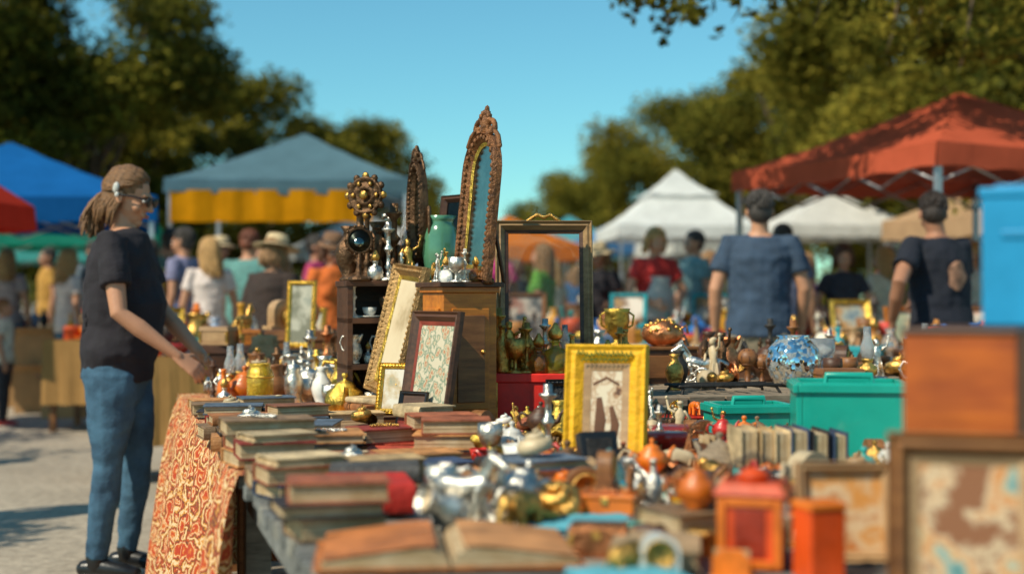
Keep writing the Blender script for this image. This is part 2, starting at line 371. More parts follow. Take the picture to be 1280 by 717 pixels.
            for i in range(40):
                ph=r.uniform(2.0,4.28); pts=[]
                for q in range(6):
                    s=q/5; th=.95-s*.9; pts.append(Vector((.083*math.sin(th)*math.sin(ph),.018+.098*math.sin(th)*math.cos(ph),.035+.092*math.cos(th)+.004*math.sin(s*8+i))))
                hm.tube(pts,[.004,.007,.008,.008,.008,.006],hair,5)
        hm.obj('hair',parent=root)
    if hat:
        tm=MB(); tm.M=HM@Matrix.Translation((0,.015,.055))@Matrix.Rotation(-.08,4,'X')
        tm.lathe([(.088,-.012),(.10,0.0),(hat,-.018),(hat+.004,-.012),(hat,-.010),(.094,.012),(.090,.05),(.078,.09),(.04,.10),(0,.097)],hatm,28); tm.lathe([(.0935,.008),(.0955,.02),(.092,.032)],BLACK,28); tm.obj('hat',parent=root)
    if apron:
        am=MB(); vs=[];fs=[]
        for j in range(9):
            z=.62+j*.085; q=.15 if z<1.15 else .10
            for i in range(7):
                t=-1+i/3; p=up((t*q,-.165*bulk+.05*t*t-(.01 if z<1.1 else 0),z)); vs.append(tuple(p))
        for j in range(8):
            for i in range(6): a=j*7+i; fs.append((a,a+1,a+8,a+7))
        am.add(vs,fs,apron,True); am.obj('apron',parent=root)
    if mark:
        km=MB(); vs=[];fs=[]
        for j in range(9):
            for i in range(9):
                t=-1+i/4; u=-1+j/4; q=math.sqrt(max(0,1-u*u*.9)); z=1.22+.085*u; p=up((t*.066*q+.008*math.sin(j*1.3),tor[3][2]+.044-.016*t*t+.010*u,z)); vs.append(tuple(p))
        for j in range(8):
            for i in range(8): a=j*9+i; fs.append((a,a+1,a+10,a+9))
        km.add(vs,fs,mark,True); km.obj('shirt_print',parent=root)
    if extras: extras(root,HM)
    return root
JEANS=mat('garment_jeans',(.024,.075,.14),.85,0,.35,7,.3,rand=0,col2=(.065,.16,.25),bscale=70)
BLK=cloth_m('black',(.016,.013,.018)); NAVY=cloth_m('slate_blue',(.035,.060,.10)); DN=cloth_m('dark_navy',(.008,.010,.019)); KH=cloth_m('khaki',(.3,.24,.16)); DKP=cloth_m('charcoal',(.03,.03,.035))
def clip(root,HM):
    mb=MB(); mb.M=HM; mb.ell((-.094,.03,.03),(.008,.014,.024),PORC,12); mb.ell((-.095,.018,.002),(.007,.010,.012),PORC,10); mb.obj('hair_clip',parent=root)
HB=hairmat('ash_brown',(.28,.145,.055)); HBW=hairmat('golden_brown',(.20,.095,.035))
person('woman',(-1.625,5.88,0),math.radians(86),1.67,lean=.05,sex='f',shirt=BLK,pants=JEANS,hair=HBW,style='pony',
  arms=(((.21,-.12,1.12),(.12,-.32,.935)),((-.24,-.085,1.115),(-.18,-.315,.935))),legs=(((.10,-.05,.49),(.105,.0,.085)),((-.09,.01,.49),(-.10,.06,.085))),vox=.008,turn=-.05,nod=.22,bulk=1.1,belly=.05,glasses=True,extras=clip,sleeve=.62,shoes=BLACK,hem=.83)
HG=hairmat('dark_grey',(.045,.036,.03))
person('man',(1.55,8.9,0),math.radians(172),1.80,sex='m',shirt=NAVY,pants=KH,hair=HG,style='short',arms=(((.262,.03,1.14),(.262,-.06,.90)),((-.262,.0,1.14),(-.25,-.10,.91))),vox=.009,bulk=1.13,nod=.08,turn=.1,sleeve=.62)
person('man',(2.60,8.6,0),math.radians(205),1.77,lean=.10,sex='m',shirt=DN,pants=DKP,hair=hairmat('dark_brown',(.025,.014,.009)),style='short',arms=(((.42,.12,1.19),(.34,-.03,.98)),((-.25,-.10,1.15),(-.18,-.33,1.08))),vox=.009,bulk=1.2,nod=.25,turn=-.5,skin=SKIN2,sleeve=.6,mark=mat('tan_print',(.30,.15,.09),.8,0,.7,16,0))
RJ=cloth_m('red',(.55,.03,.025)); 
person('woman',(1.33,13.4,0),math.radians(20),1.78,lean=.08,sex='f',shirt=RJ,pants=JEANS,hair=hairmat('blonde',(.46,.26,.09)),style='bob',arms=(((.27,-.08,1.15),(.14,-.27,1.08)),((-.27,-.08,1.15),(-.13,-.26,1.06))),nod=.3,apron=fabric('apron',(.5,.52,.5),.1),bulk=1.1)
STR=mat('straw',(.60,.45,.26),.8,0,.2,60,.4,rand=.1)
person('woman',(.92,14.3,0),math.radians(-40),1.66,lean=.1,sex='f',shirt=BLK,pants=DKP,hair=HB,style='bob',hat=.17,hatm=STR,nod=.2)
person('man',(-2.44,13.0,0),math.radians(160),1.75,lean=.12,sex='m',shirt=cloth_m('sage_teal',(.10,.25,.23)),pants=DKP,hair=hairmat('auburn',(.18,.05,.02)),style='short',bulk=1.2,nod=.2)
person('woman',(-1.70,9.9,0),math.radians(150),1.56,lean=.14,sex='f',shirt=cloth_m('dark_brown',(.035,.02,.015)),pants=DKP,hair=HB,style='bob',hat=.18,hatm=STR,nod=.15,sleeve=1.0,bulk=1.2)
person('woman',(-1.44,11.3,0),math.radians(30),1.62,lean=.05,sex='f',shirt=cloth_m('orange',(.6,.13,.02)),pants=JEANS,hair=hairmat('brown',(.09,.035,.015)),style='bob',hat=.13,hatm=mat('brown_hat',(.16,.08,.04),.8),nod=.3,skin=SKIN2)
pA=person('woman',(-2.62,12.3,0),math.radians(200),1.64,sex='f',shirt=cloth_m('white',(.55,.50,.42),hue=.1),pants=JEANS,hair=hairmat('blonde',(.42,.24,.09)),style='long',nod=.2,turn=.3)
pB=person('man',(-3.72,15.4,0),math.radians(10),1.75,sex='m',shirt=cloth_m('grey',(.16,.20,.26),hue=.2),pants=DKP,hair=HG,nod=.1)
pC=person('man',(-.55,15.5,0),math.radians(-20),1.74,sex='m',shirt=cloth_m('rust',(.45,.12,.04),hue=.09),pants=KH,hair=HG,skin=SKIN2)
pD=person('woman',(2.3,16.5,0),math.radians(50),1.66,sex='f',shirt=cloth_m('teal',(.04,.25,.30),hue=.5),pants=KH,hair=HB,style='long')
pE=person('child',(-4.5,12.6,0),math.radians(100),1.12,sex='m',shirt=cloth_m('white',(.55,.53,.5)),pants=DKP,hair=HB,shoes=REDC)
pF=person('man',(-2.95,14.4,0),math.radians(20),1.72,sex='m',shirt=cloth_m('yellow',(.5,.32,.06),hue=.4),pants=DKP,hair=HG,skin=SKIN2,hat=.15,hatm=STR)
pG=person('woman',(-.95,12.2,0),math.radians(120),1.60,sex='f',lean=.1,shirt=cloth_m('black2',(.03,.03,.04)),pants=JEANS,hair=hairmat('brown',(.09,.035,.015)),style='bob',nod=.25,arms=(((.26,-.06,1.15),(.16,-.28,1.06)),((-.26,-.06,1.15),(-.15,-.27,1.05))))
def clone(src,name,loc,rz,s=None):
    e=empty(name,loc,rz,s or src.scale[0])
    for c_ in src.children:
        o=bpy.data.objects.new(c_.name.split('.')[0],c_.data); COL.objects.link(o); o.parent=e
rr=random.Random(55)
for i,(x,y) in enumerate([(-4.2,18),(-5.0,17),(-6.2,19),(-3.2,20),(-1.2,21),(.1,18),(1.9,20),(3.6,19),(4.4,16.3),(5.3,18),(-.4,26),(2.9,23),(-5.6,24),(6.3,20.5),(-2,28),(1.2,29),(3.9,28),(-3.0,18.8),(-4.3,13.8),
    (-3.4,14.2),(-1.95,14.2),(-1.1,13.4),(-.75,18.2),(-2.1,16.0),(.45,16.4),(1.9,14.8),(2.75,14.6),(3.3,16.0),(3.9,14.2),(4.9,15),(-5.4,15.2),(-4.9,19.6),(-.1,22),(1.0,22),(.6,31),(-.9,30),(5,24),
    (-3.0,13.0),(-3.3,12.9),(-2.0,12.0),(-3.9,16.6),(-4.4,16.0),(-1.55,14.9),(-2.7,15.4),(-.2,14.3),(.3,13.9),(-.9,16.8),(3.0,12.9),(3.5,13.4),(2.4,12.6),(-5.3,21),(-6.9,22),(-4.0,22),(-2.5,22),(4.3,13.2),(-.65,11.6),
    (-3.55,4.75),(-3.35,6.9),(-4.75,9.0),(-5.2,8.6)]):  # this row: unseen bystanders, added to throw shadows onto the left ground
    s=[pA,pB,pC,pD,pF,pG][i%6]; clone(s,'woman' if s in(pA,pD,pG) else 'man',(x,y,0),rr.uniform(0,6.28),s.scale[0]*rr.uniform(.95,1.05))
# ------------------------------------------------------------------ world, sun, camera
w=bpy.data.worlds.new('World'); scene.world=w; w.use_nodes=True
nt=w.node_tree; bg=nt.nodes['Background']
S=Vector((-.60,-.46,.78)).normalized()
sky=nt.nodes.new('ShaderNodeTexSky'); sky.sky_type='NISHITA'; sky.sun_disc=False
sky.sun_elevation=math.asin(S.z); sky.sun_rotation=math.atan2(S.x,S.y); sky.air_density=1.0; sky.dust_density=.2; sky.ozone_density=2.0
c=mixrgb(nt,1.0,sky.outputs[0],(.56,1.06,1.02),'MULTIPLY')
nt.links.new(c,bg.inputs[0]); bg.inputs[1].default_value=.125
sd=bpy.data.lights.new('sun','SUN'); sd.energy=5.0; sd.angle=math.radians(.5); sd.color=(1,.91,.72)
so=bpy.data.objects.new('sun',sd); COL.objects.link(so); so.rotation_euler=S.to_track_quat('Z','Y').to_euler()
cd=bpy.data.cameras.new('camera'); cam=bpy.data.objects.new('camera',cd); COL.objects.link(cam); scene.camera=cam
cam.location=(0,0,1.15); cam.rotation_euler=(math.radians(90.37),0,0); cd.lens=50; cd.sensor_width=36; cd.clip_end=2000; cd.clip_start=.05
cd.dof.use_dof=True; cd.dof.focus_distance=4.2; cd.dof.aperture_fstop=1.8
# ------------------------------------------------------------------ ground
m,nt_,b=base_nt('sandy_pavement'); L=nt_.links
f1=noise_n(nt_,.5,8); f2=noise_n(nt_,18,8); f3=noise_n(nt_,120,4)
c1=ramp(nt_,f1,[(.35,(.34,.28,.21)),(.65,(.52,.44,.34))]); c2=ramp(nt_,f2,[(.35,(.66,.66,.66)),(.6,(1,1,1))]); c3=ramp(nt_,f3,[(.3,(.8,.8,.8)),(.55,(1,1,1))])
L.new(mixrgb(nt_,1.0,mixrgb(nt_,1.0,c1,c2,'MULTIPLY'),c3,'MULTIPLY'),b.inputs['Base Color']); b.inputs['Roughness'].default_value=.95
bp=nt_.nodes.new('ShaderNodeBump'); bp.inputs['Strength'].default_value=.5; bp.inputs['Distance'].default_value=.02; L.new(f2,bp.inputs['Height']); L.new(bp.outputs[0],b.inputs['Normal'])
g=MB(); g.add([(-600,-300,0),(600,-300,0),(600,900,0),(-600,900,0)],[(0,1,2,3)],m); g.obj('ground')
# ------------------------------------------------------------------ foliage
def leafmat(name,col,t=.38): return fabric(name,col,t,scale=.6,var=.3)
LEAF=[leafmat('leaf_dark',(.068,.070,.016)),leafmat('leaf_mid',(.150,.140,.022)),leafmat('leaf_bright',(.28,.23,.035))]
BARK=mat('bark',(.12,.08,.05),.9,0,.4,8,.6)
def leaves_mesh(name,clumps,n,size,seed,parts=None):
    rg=np.random.default_rng(seed)
    cl=np.array([c[:4] for c in clumps]); tone=np.array([c[4] for c in clumps])
    wt=cl[:,3]**2.2; wt/=wt.sum()
    k=rg.choice(len(cl),n,p=wt)
    d=rg.normal(size=(n,3)); d/=np.linalg.norm(d,axis=1)[:,None]
    rr=rg.random(n)**.45*(1+.15*rg.normal(size=n))
    p=cl[k,:3]+d*(rr*cl[k,3])[:,None]*np.array([1,1,.75])
    a=rg.normal(size=(n,3)); a[:,2]*=.6; a/=np.linalg.norm(a,axis=1)[:,None]
    bb=np.cross(a,rg.normal(size=(n,3))); bb/=np.linalg.norm(bb,axis=1)[:,None]
    s=size*(.6+.8*rg.random(n)); a=a*s[:,None]*.5; bb=bb*(s*.28)[:,None]
    V=np.stack([p-a,p+bb,p+a,p-bb],1).reshape(-1,3)
    me=bpy.data.meshes.new(name)
    mb=parts if parts else MB()
    ov=np.array(mb.v).reshape(-1,3) if mb.v else np.zeros((0,3)); off=len(ov)
    faces_old=mb.f
    nv=off+4*n; me.vertices.add(nv); me.vertices.foreach_set('co',np.concatenate([ov,V]).astype(np.float32).ravel())
    lo=[i for f in faces_old for i in f]; nl=len(lo)+4*n
    me.loops.add(nl); me.loops.foreach_set('vertex_index',np.concatenate([np.array(lo,dtype=np.int32),off+np.arange(4*n,dtype=np.int32)]).astype(np.int32))
    tot=[len(f) for f in faces_old]; st=np.concatenate([[0],np.cumsum(tot)[:-1]]) if tot else np.zeros(0)
    me.polygons.add(len(tot)+n)
    me.polygons.foreach_set('loop_start',np.concatenate([st,len(lo)+4*np.arange(n)]).astype(np.int32))
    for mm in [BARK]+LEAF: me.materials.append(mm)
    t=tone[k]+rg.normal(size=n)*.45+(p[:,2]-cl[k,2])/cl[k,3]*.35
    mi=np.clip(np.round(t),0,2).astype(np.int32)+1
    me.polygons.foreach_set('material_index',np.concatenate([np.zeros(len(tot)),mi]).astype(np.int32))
    me.update(calc_edges=True); me.validate(); return me
def tree_mesh(name,H,Rc,seed,n=38000,size=.17,base=1.2,tone=1,squash=.5):
    r=random.Random(seed); mb=MB(); cl=[]
    th=H*.42
    mb.tube([(0,0,-.1),(.05*H*.2,0,th*.4),(0.1,.1,th),(.1,0,H*.7)],[H*.035,H*.028,H*.022,H*.008],BARK,8)
    cz=base+(H-base)*.55
    for i in range(50):
        while 1:
            x,y,z=[r.uniform(-1,1) for _ in range(3)]
            q=x*x+y*y+z*z
            if .25<q<1: break
        cx,cy,czz=x*Rc*.85,y*Rc*.85,cz+z*(H-base)*squash*.92
        cl.append((cx,cy,czz,r.uniform(.12,.28)*Rc,tone+r.uniform(-1.0,.7)))
        if i%3==0:
            s=r.uniform(.45,1)
            mb.tube([(0.08,0,th*s),(cx*.4,cy*.4,th*s+(czz-th*s)*.5),(cx*.9,cy*.9,czz)],[H*.014,H*.008,H*.003],BARK,6)
    return leaves_mesh(name,cl,n,size,seed,mb)
TA=tree_mesh('oak_a',9.5,4.4,1,46000,.17,1.0,.95)
TB=tree_mesh('oak_b',7.6,4.0,2,38000,.17,.8,1.0)
TC=tree_mesh('oak_c',8.2,4.2,3,40000,.17,.9,1.4)
TD=tree_mesh('oak_d',9.0,4.6,4,44000,.16,1.0,1.55)
TE=tree_mesh('shadow_oak',5.2,1.9,6,3600,.13,2.0,1.2)
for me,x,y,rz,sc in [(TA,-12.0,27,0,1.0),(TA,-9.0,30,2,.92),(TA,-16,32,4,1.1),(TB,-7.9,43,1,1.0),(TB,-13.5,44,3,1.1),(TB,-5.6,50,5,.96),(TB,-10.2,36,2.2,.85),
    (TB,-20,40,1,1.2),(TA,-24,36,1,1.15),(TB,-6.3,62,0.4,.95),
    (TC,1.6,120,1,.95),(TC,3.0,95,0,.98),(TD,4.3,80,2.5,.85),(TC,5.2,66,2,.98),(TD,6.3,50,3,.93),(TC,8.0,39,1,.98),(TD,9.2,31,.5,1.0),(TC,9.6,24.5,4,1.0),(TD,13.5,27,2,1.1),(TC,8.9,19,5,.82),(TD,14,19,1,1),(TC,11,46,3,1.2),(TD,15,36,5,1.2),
    (TE,-6.5,4.9,0,.85),(TE,-7.9,8.3,2,1.0)]:  # TE pair: oaks added out of view to dapple the left pavement with shade
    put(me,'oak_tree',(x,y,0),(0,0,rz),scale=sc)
r=random.Random(5); cl=[(r.uniform(-75,85),r.uniform(125,145),r.uniform(.3,4.2),r.uniform(1.6,3.0),r.uniform(.2,1.5)) for _ in range(260)]
put(leaves_mesh('distant_trees',cl,60000,.55,9),'distant_trees')
mb=MB(); tx,ty=7.4,12.6
mb.tube([(tx,ty,-.1),(tx-.1,ty,1.6),(tx-.5,ty-.1,3.0),(tx-1.6,ty-.5,4.2)],[.26,.2,.17,.12],BARK,10)
cl=[]; r=random.Random(21)
limb=[(tx-1.6,ty-.5,4.2),(4.2,11.6,4.55),(2.6,11.2,4.5),(1.2,11.0,4.35),(-.4,10.9,4.2),(-1.6,10.8,4.3)]
mb.tube(limb,[.12,.09,.07,.05,.035,.02],BARK,7)
for (x,y,z,rr_,k) in [(1.05,11,3.60,.30,1),(1.35,11,3.40,.24,1.2),(.98,11.1,3.38,.12,.9),(1.6,11.1,3.55,.30,1),(1.20,11,3.22,.11,1),(.6,11,3.70,.2,1),(-.45,11,3.58,.13,1),(2.1,11.2,3.68,.4,1.3),(2.7,11.3,3.65,.45,1.3),(1.75,11,3.35,.12,1.1),
      (3.3,11.4,3.55,.5,1.4),(3.9,11.6,3.4,.5,1.3),(2.4,11.1,3.38,.18,1.2),(3.0,11.2,3.22,.22,1.2),(3.6,11.3,3.1,.25,1.4)]:
    for j in range(6): cl.append((x+r.uniform(-.7,.7)*rr_,y+r.uniform(-.6,.6),z+r.uniform(-.6,.7)*rr_,rr_*r.uniform(.35,.6),k+r.uniform(-.6,.4)))
    mb.tube([(x+.3,y,4.45),(x+.1,y,(z+4.4)/2),(x,y,z),(x-.05,y,z-rr_*.7)],[.022,.014,.008,.003],BARK,5)
for _ in range(60): cl.append((r.uniform(-1.5,6.5),r.uniform(10,13.5),r.uniform(4.2,5.8),r.uniform(.3,.6),r.uniform(.3,1.6)))
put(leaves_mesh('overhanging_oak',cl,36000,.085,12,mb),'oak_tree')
# ------------------------------------------------------------------ tents
METAL=mat('tent_pole',(.55,.56,.57),.35,.7,.1,10,.05)
def tent(name,c,size,eave,peak,col,val=.2,rot=0,tiers=1,valcol=None,power=1.15,banner=None,bcol=None,tr=.35):
    mb=MB(); M=fabric('canopy_%s'%str(col),col,tr); V=fabric('canopy_%s'%str(valcol or col),valcol or col,tr); h=size/2
    def roof(h0,h1,z0,z1,pw):
        n=8;k=9
        for side in range(4):
            vs=[];fs=[]; rm=Matrix.Rotation(side*pi/2,4,'Z')
            for j in range(n+1):
                s=j/n; hh=h0+(h1-h0)*s; z=z0+(z1-z0)*s**pw
                for i in range(k+1):
                    t=-1+2*i/k; sag=-.05*(1-t*t)*(1-s)*size/3
                    vs.append((t*hh,-hh,z+sag*(1 if j else 0.6)+.01*math.sin(i*2.1+j*3+side)))
            for j in range(n):
                for i in range(k): a=j*(k+1)+i; fs.append((a,a+1,a+k+2,a+k+1))
            mb.add(vs,fs,M,True,rm)
    if tiers==1: roof(h,.02,eave,peak,power)
    else:
        zm=eave+(peak-eave)*.52
        roof(h,h*.42,eave,zm,1.3); roof(h*.50,.03,zm+.03,peak,1.4)
    for side in range(4):
        vs=[];fs=[];k=18;rm=Matrix.Rotation(side*pi/2,4,'Z')
        for i in range(k+1):
            t=-1+2*i/k; sag=-.03*(1-t*t)*size/3; y=-h-.004-.012*math.sin(i*1.7+side)
            vs+=[(t*h,-h-.003,eave+sag+.01),(t*h,y,eave+sag-val*.5),(t*h,y-.006*math.sin(i*2.9),eave+sag-val+.02*abs(math.sin(i*pi/3)))]
        for i in range(k):
            a=i*3; fs+=[(a,a+3,a+4,a+1),(a+1,a+4,a+5,a+2)]
        mb.add(vs,fs,V,True,rm)
        n=4
        for q in range(n):
            x0=-h+.03+q*(size-.06)/n; x1=x0+(size-.06)/n; y=-h+.05
            for za,zb in ((eave-.04,eave-.30),(eave-.30,eave-.04)):
                mb.M=rm; mb.tube([(x0,y,za),(x1,y,zb)],.011,METAL,4,False); mb.M=None
    for sx in(-1,1):
        for sy in(-1,1):
            mb.box((sx*(h-.05),sy*(h-.05),eave/2),(.045,.045,eave),METAL); mb.box((sx*(h-.05),sy*(h-.05),.008),(.12,.12,.016),METAL)
            mb.box((sx*(h-.05),sy*(h-.05),eave*.62),(.065,.065,.09),METAL)
    if banner:
        B=fabric('banner_%s'%str(bcol),bcol,.5); x0,x1,z0,z1,yy=banner; vs=[];fs=[];k=40
        for i in range(k+1):
            x=x0+(x1-x0)*i/k; y=yy+.02*math.sin(i*.9)+.01*math.sin(i*2.3)
            vs+=[(x,y,z0+.006*math.sin(i*.8)),(x,y,z1)]
        for i in range(k): a=i*2; fs.append((a,a+2,a+3,a+1))
        mb.add(vs,fs,B,True)
    return mb.obj(name,c,(0,0,rot))
tent('canopy_tent',(-2.52,17.3,0),2.75,2.47,3.12,(.12,.22,.27),.16,0,banner=(-1.31,.95,1.98,2.34,-1.39),bcol=(.88,.36,.010))
tent('canopy_tent',(-5.15,14.6,0),2.9,2.1,2.72,(.012,.12,.36),.24,.25,tr=.2)
tent('canopy_tent',(-6.6,20.5,0),3,2.15,2.9,(.03,.32,.22),.3,.2)
tent('canopy_tent',(-8.2,25,0),3,2.0,2.6,(.1,.45,.42),.25,.1)
tent('marquee_tent',(3.05,26.5,0),2.6,2.42,3.5,(.78,.80,.78),.22,.1,tiers=2)
tent('canopy_tent',(5.7,25.5,0),2.4,2.38,3.05,(.75,.73,.68),.2,.1)
tent('canopy_tent',(3.92,12.45,0),2.86,2.30,2.92,(.55,.11,.055),.18,math.radians(23),tr=.25)
tent('canopy_tent',(1.6,40,0),3,2.5,3.4,(.10,.42,.50),.3,.1)
tent('canopy_tent',(-.1,33,0),3,2.3,3.0,(.70,.19,.02),.35,.1)
tent('canopy_tent',(3.1,36,0),2.8,2.5,3.3,(.08,.25,.5),.3,.3)
tent('canopy_tent',(4.6,34,0),2.8,2.4,3.3,(.65,.65,.6),.3,.3)
tent('canopy_tent',(7.6,21,0),3,2.3,3.1,(.55,.35,.2),.3,.3)
tent('canopy_tent',(-3.5,33,0),3,2.3,3.1,(.55,.55,.52),.3,.3)
mb=MB(); RF=fabric('umbrella_red',(.55,.05,.03),.35); n=8
vs=[(0,0,2.42)];fs=[]
for j,(rr_,z) in enumerate([(.5,2.25),(1.0,1.93),(1.02,1.72)]):
    for i in range(n): a=2*pi*i/n+.3; vs.append((rr_*math.cos(a),rr_*math.sin(a),z))
for i in range(n): fs.append((0,1+i,1+(i+1)%n))
for j in range(2):
    for i in range(n): fs.append((1+j*n+i,1+(j+1)*n+i,1+(j+1)*n+(i+1)%n,1+j*n+(i+1)%n))
mb.add(vs,fs,RF); mb.tube([(0,0,0),(0,0,2.45)],.022,METAL,8); mb.lathe([(.2,0),(.2,.05),(.05,.08)],IRON)
for i in range(n): a=2*pi*i/n+.3; mb.tube([(0,0,2.38),(.98*math.cos(a),.98*math.sin(a),1.92)],.008,METAL,4)
mb.obj('market_umbrella',(-5.15,12.2,0))
# ------------------------------------------------------------------ small goods
def G_vase(m,r): return MB().lathe([(.0,0),(.028,0),(.03,.005),(.02,.015),(.035,.05),(.043,.08),(.036,.11),(.018,.135),(.016,.15),(.027,.166),(.024,.166),(.014,.15),(.008,.12)],m,flute=.04)
def G_candlestick(m,r): return MB().lathe([(.0,0),(.045,0),(.046,.006),(.03,.014),(.012,.022),(.009,.04),(.017,.05),(.009,.06),(.008,.1),(.014,.108),(.019,.118),(.009,.13),(.009,.17),(.024,.185),(.024,.19),(.013,.19),(.012,.215),(.006,.215)],m,16)
def G_goblet(m,r): return MB().lathe([(0,0),(.035,0),(.035,.004),(.008,.012),(.007,.045),(.012,.05),(.03,.065),(.038,.09),(.036,.12),(.033,.12),(.034,.09),(.01,.07),(0,.068)],m)
def G_perfume_bottle(m,r):
    b=MB().lathe([(0,0),(.028,0),(.033,.01),(.035,.035),(.028,.055),(.011,.064),(.010,.075),(.014,.077),(.014,.08)],m,12,flute=.05,nf=6)
    b.lathe([(.008,.08),(.017,.088),(.019,.10),(.009,.115),(.004,.125)],BRASS,10); return b
def G_bottle(m,r):
    return MB().lathe([(0,0),(.03,0),(.033,.006),(.033,.09),(.028,.11),(.012,.13),(.011,.165),(.014,.168),(.014,.178),(.009,.178),(.009,.13)],m,16)
def G_teacup(m,r):
    b=MB().lathe([(0,0),(.055,.002),(.07,.012),(.068,.014),(.03,.007),(.02,.007),(.022,.012),(.036,.03),(.043,.06),(.041,.06),(.034,.03),(.0,.014)],m)
    b.tube([(.038,0,.052),(.06,0,.052),(.064,0,.036),(.052,0,.024),(.034,0,.026)],.0035,m,6); return b
def G_pitcher(m,r):
    b=MB().lathe([(0,0),(.035,0),(.036,.006),(.028,.014),(.045,.045),(.05,.07),(.04,.105),(.028,.13),(.033,.155),(.038,.165),(.035,.165),(.026,.135),(.03,.1),(0,.05)],m,20,flute=.03)
    b.tube([(.032,0,.15),(.07,0,.155),(.085,0,.12),(.07,0,.08),(.046,0,.065)],[.006,.006,.005,.005,.006],m,7)
    b.tube([(-.03,0,.13),(-.05,0,.165)],[(.014,.014),(.008,.010)],m,8); return b
def G_teapot(m,r):
    b=MB().lathe([(0,0),(.035,0),(.03,.008),(.055,.03),(.066,.055),(.058,.085),(.035,.1),(.036,.104),(.025,.115),(.008,.122),(.006,.128),(.011,.135),(.009,.143),(.002,.146)],m,20,flute=.02,nf=10)
    b.tube([(.058,0,.08),(.09,0,.095),(.105,0,.07),(.09,0,.04),(.06,0,.035)],.006,m,7)
    b.tube([(-.055,0,.045),(-.08,0,.06),(-.09,0,.09),(-.105,0,.105)],[.015,.011,.008,.007],m,8); return b
def G_bell(m,r): return MB().lathe([(.04,0),(.042,.004),(.034,.015),(.026,.05),(.018,.062),(.004,.066),(.006,.07),(.009,.085),(.006,.1),(.01,.11),(.002,.118)],m)
def G_bowl(m,r): return MB().lathe([(0,0),(.03,0),(.03,.006),(.06,.025),(.075,.05),(.072,.05),(.055,.028),(0,.01)],m,flute=.02,nf=12)
def G_jewelry_box(m,r):
    b=MB(); b.box((0,0,.03),(.13,.09,.05),m); b.box((0,0,.065),(.136,.096,.018),m,top=.94); b.box((0,0,.003),(.138,.098,.008),m)
    b.box((0,-.049,.055),(.018,.006,.02),BRASS)
    for sx in(-1,1):
        for sy in(-1,1): b.ell((sx*.062,sy*.042,.0),(.008,.008,.006),BRASS,6); b.box((sx*.062,sy*.042,.03),(.012,.012,.052),BRASS)
    return b
def G_tin(m,r): return MB().lathe([(0,0),(.045,0),(.046,.002),(.046,.052),(.048,.053),(.048,.07),(.046,.073),(.03,.075),(0,.076)],m,24)
def G_figurine(m,r):
    b=MB(); b.lathe([(0,0),(.035,0),(.035,.01),(.028,.016),(.0,.018)],m,12)
    t=r.uniform(-.01,.01)
    b.tube([(0,0,.015),(0,0,.05),(t,0,.085),(t*1.5,0,.11),(t*1.5,0,.125)],[(.024,.02),(.017,.014),(.013,.011),(.019,.012),(.007,.007)],m,10)
    b.ell((t*1.6,-.002,.138),(.010,.011,.013),m,8)
    b.tube([(t-.018,0,.115),(t-.034,-.004,.095),(t-.02,-.018,.08)],[.006,.005,.004],m,6)
    b.tube([(t+.018,0,.115),(t+.036,-.006,.125),(t+.042,-.01,.155)],[.006,.005,.004],m,6)
    b.ell((t+.043,-.01,.162),.007,m,6); b.ell((t*1.6,.004,.146),(.012,.012,.008),m,7)
    for i in range(6): a=i*1.05; b.tube([(.012*math.cos(a),.011*math.sin(a),.07),(.022*math.cos(a),.019*math.sin(a),.02)],[.003,.006],m,5)
    return b
def G_horse_figurine(m,r):
    b=MB(); b.box((0,0,.005),(.10,.045,.01),m)
    b.tube([(-.04,0,.065),(0,0,.062),(.035,0,.068)],[(.018,.018),(.016,.017),(.018,.019)],m,10,ref=(0,1,0))
    b.tube([(.035,0,.07),(.055,0,.098),(.06,0,.112)],[(.012,.013),(.009,.010),(.009,.010)],m,8,ref=(0,1,0))
    b.tube([(.058,0,.113),(.085,0,.098)],[.010,.006],m,8); b.ell((.055,.006,.124),(.003,.002,.007),m,5); b.ell((.055,-.006,.124),(.003,.002,.007),m,5)
    for x,y,k in ((-.045,.01,.0),(-.045,-.01,.008),(.035,.01,.012),(.035,-.01,-.004)):
        b.tube([(x,y,.06),(x-.006,y,.035),(x+k,y,.01)],[.009,.005,.0045],m,6)
    b.tube([(-.055,0,.072),(-.075,0,.06),(-.078,0,.03)],[.005,.007,.003],m,6)
    b.tube([(.03,0,.085),(.045,0,.108),(.056,0,.12)],[(.003,.007)]*3,m,5)
    return b
def G_mantel_clock(m,r):
    b=MB(); b.box((0,0,.008),(.15,.07,.016),m); poly=[(-.055,.016),(.055,.016),(.055,.08)]+[(.055*math.cos(a),.08+.05*math.sin(a)) for a in [pi*i/10 for i in range(1,10)]]+[(-.055,.08)]
    b.prism(poly,-.026,.026,m); b.lathe([(.040,0),(.042,.004),(.036,.007),(.036,.005)],BRASS,24,(0,-.026,.075),(pi/2,0,0)); b.lathe([(.035,0),(.035,.002),(.0,.002)],PORC,24,(0,-.0275,.075),(pi/2,0,0))
    b.box((0,-.033,.087),(.003,.001,.026),BLACK); b.box((.009,-.034,.075),(.02,.001,.003),BLACK); return b
def G_oil_lamp(m,r):
    b=MB().lathe([(0,0),(.04,0),(.03,.01),(.012,.025),(.012,.04),(.035,.06),(.035,.08),(.015,.095),(.02,.1),(.02,.11)],m,16)
    b.lathe([(.018,.11),(.024,.13),(.024,.15),(.014,.18),(.013,.22),(.0115,.22),(.0125,.18),(.022,.15),(.017,.112)],CLEAR,14); return b
def G_beads(m,r):
    b=MB(); n=26
    for i in range(n):
        a=2*pi*i/n; q=.05+.012*math.sin(3*a+1); b.ell((q*math.cos(a),q*.7*math.sin(a),.006),.0062,m,6)
    b.ell((.06,0,.006),(.012,.012,.005),m,8); return b
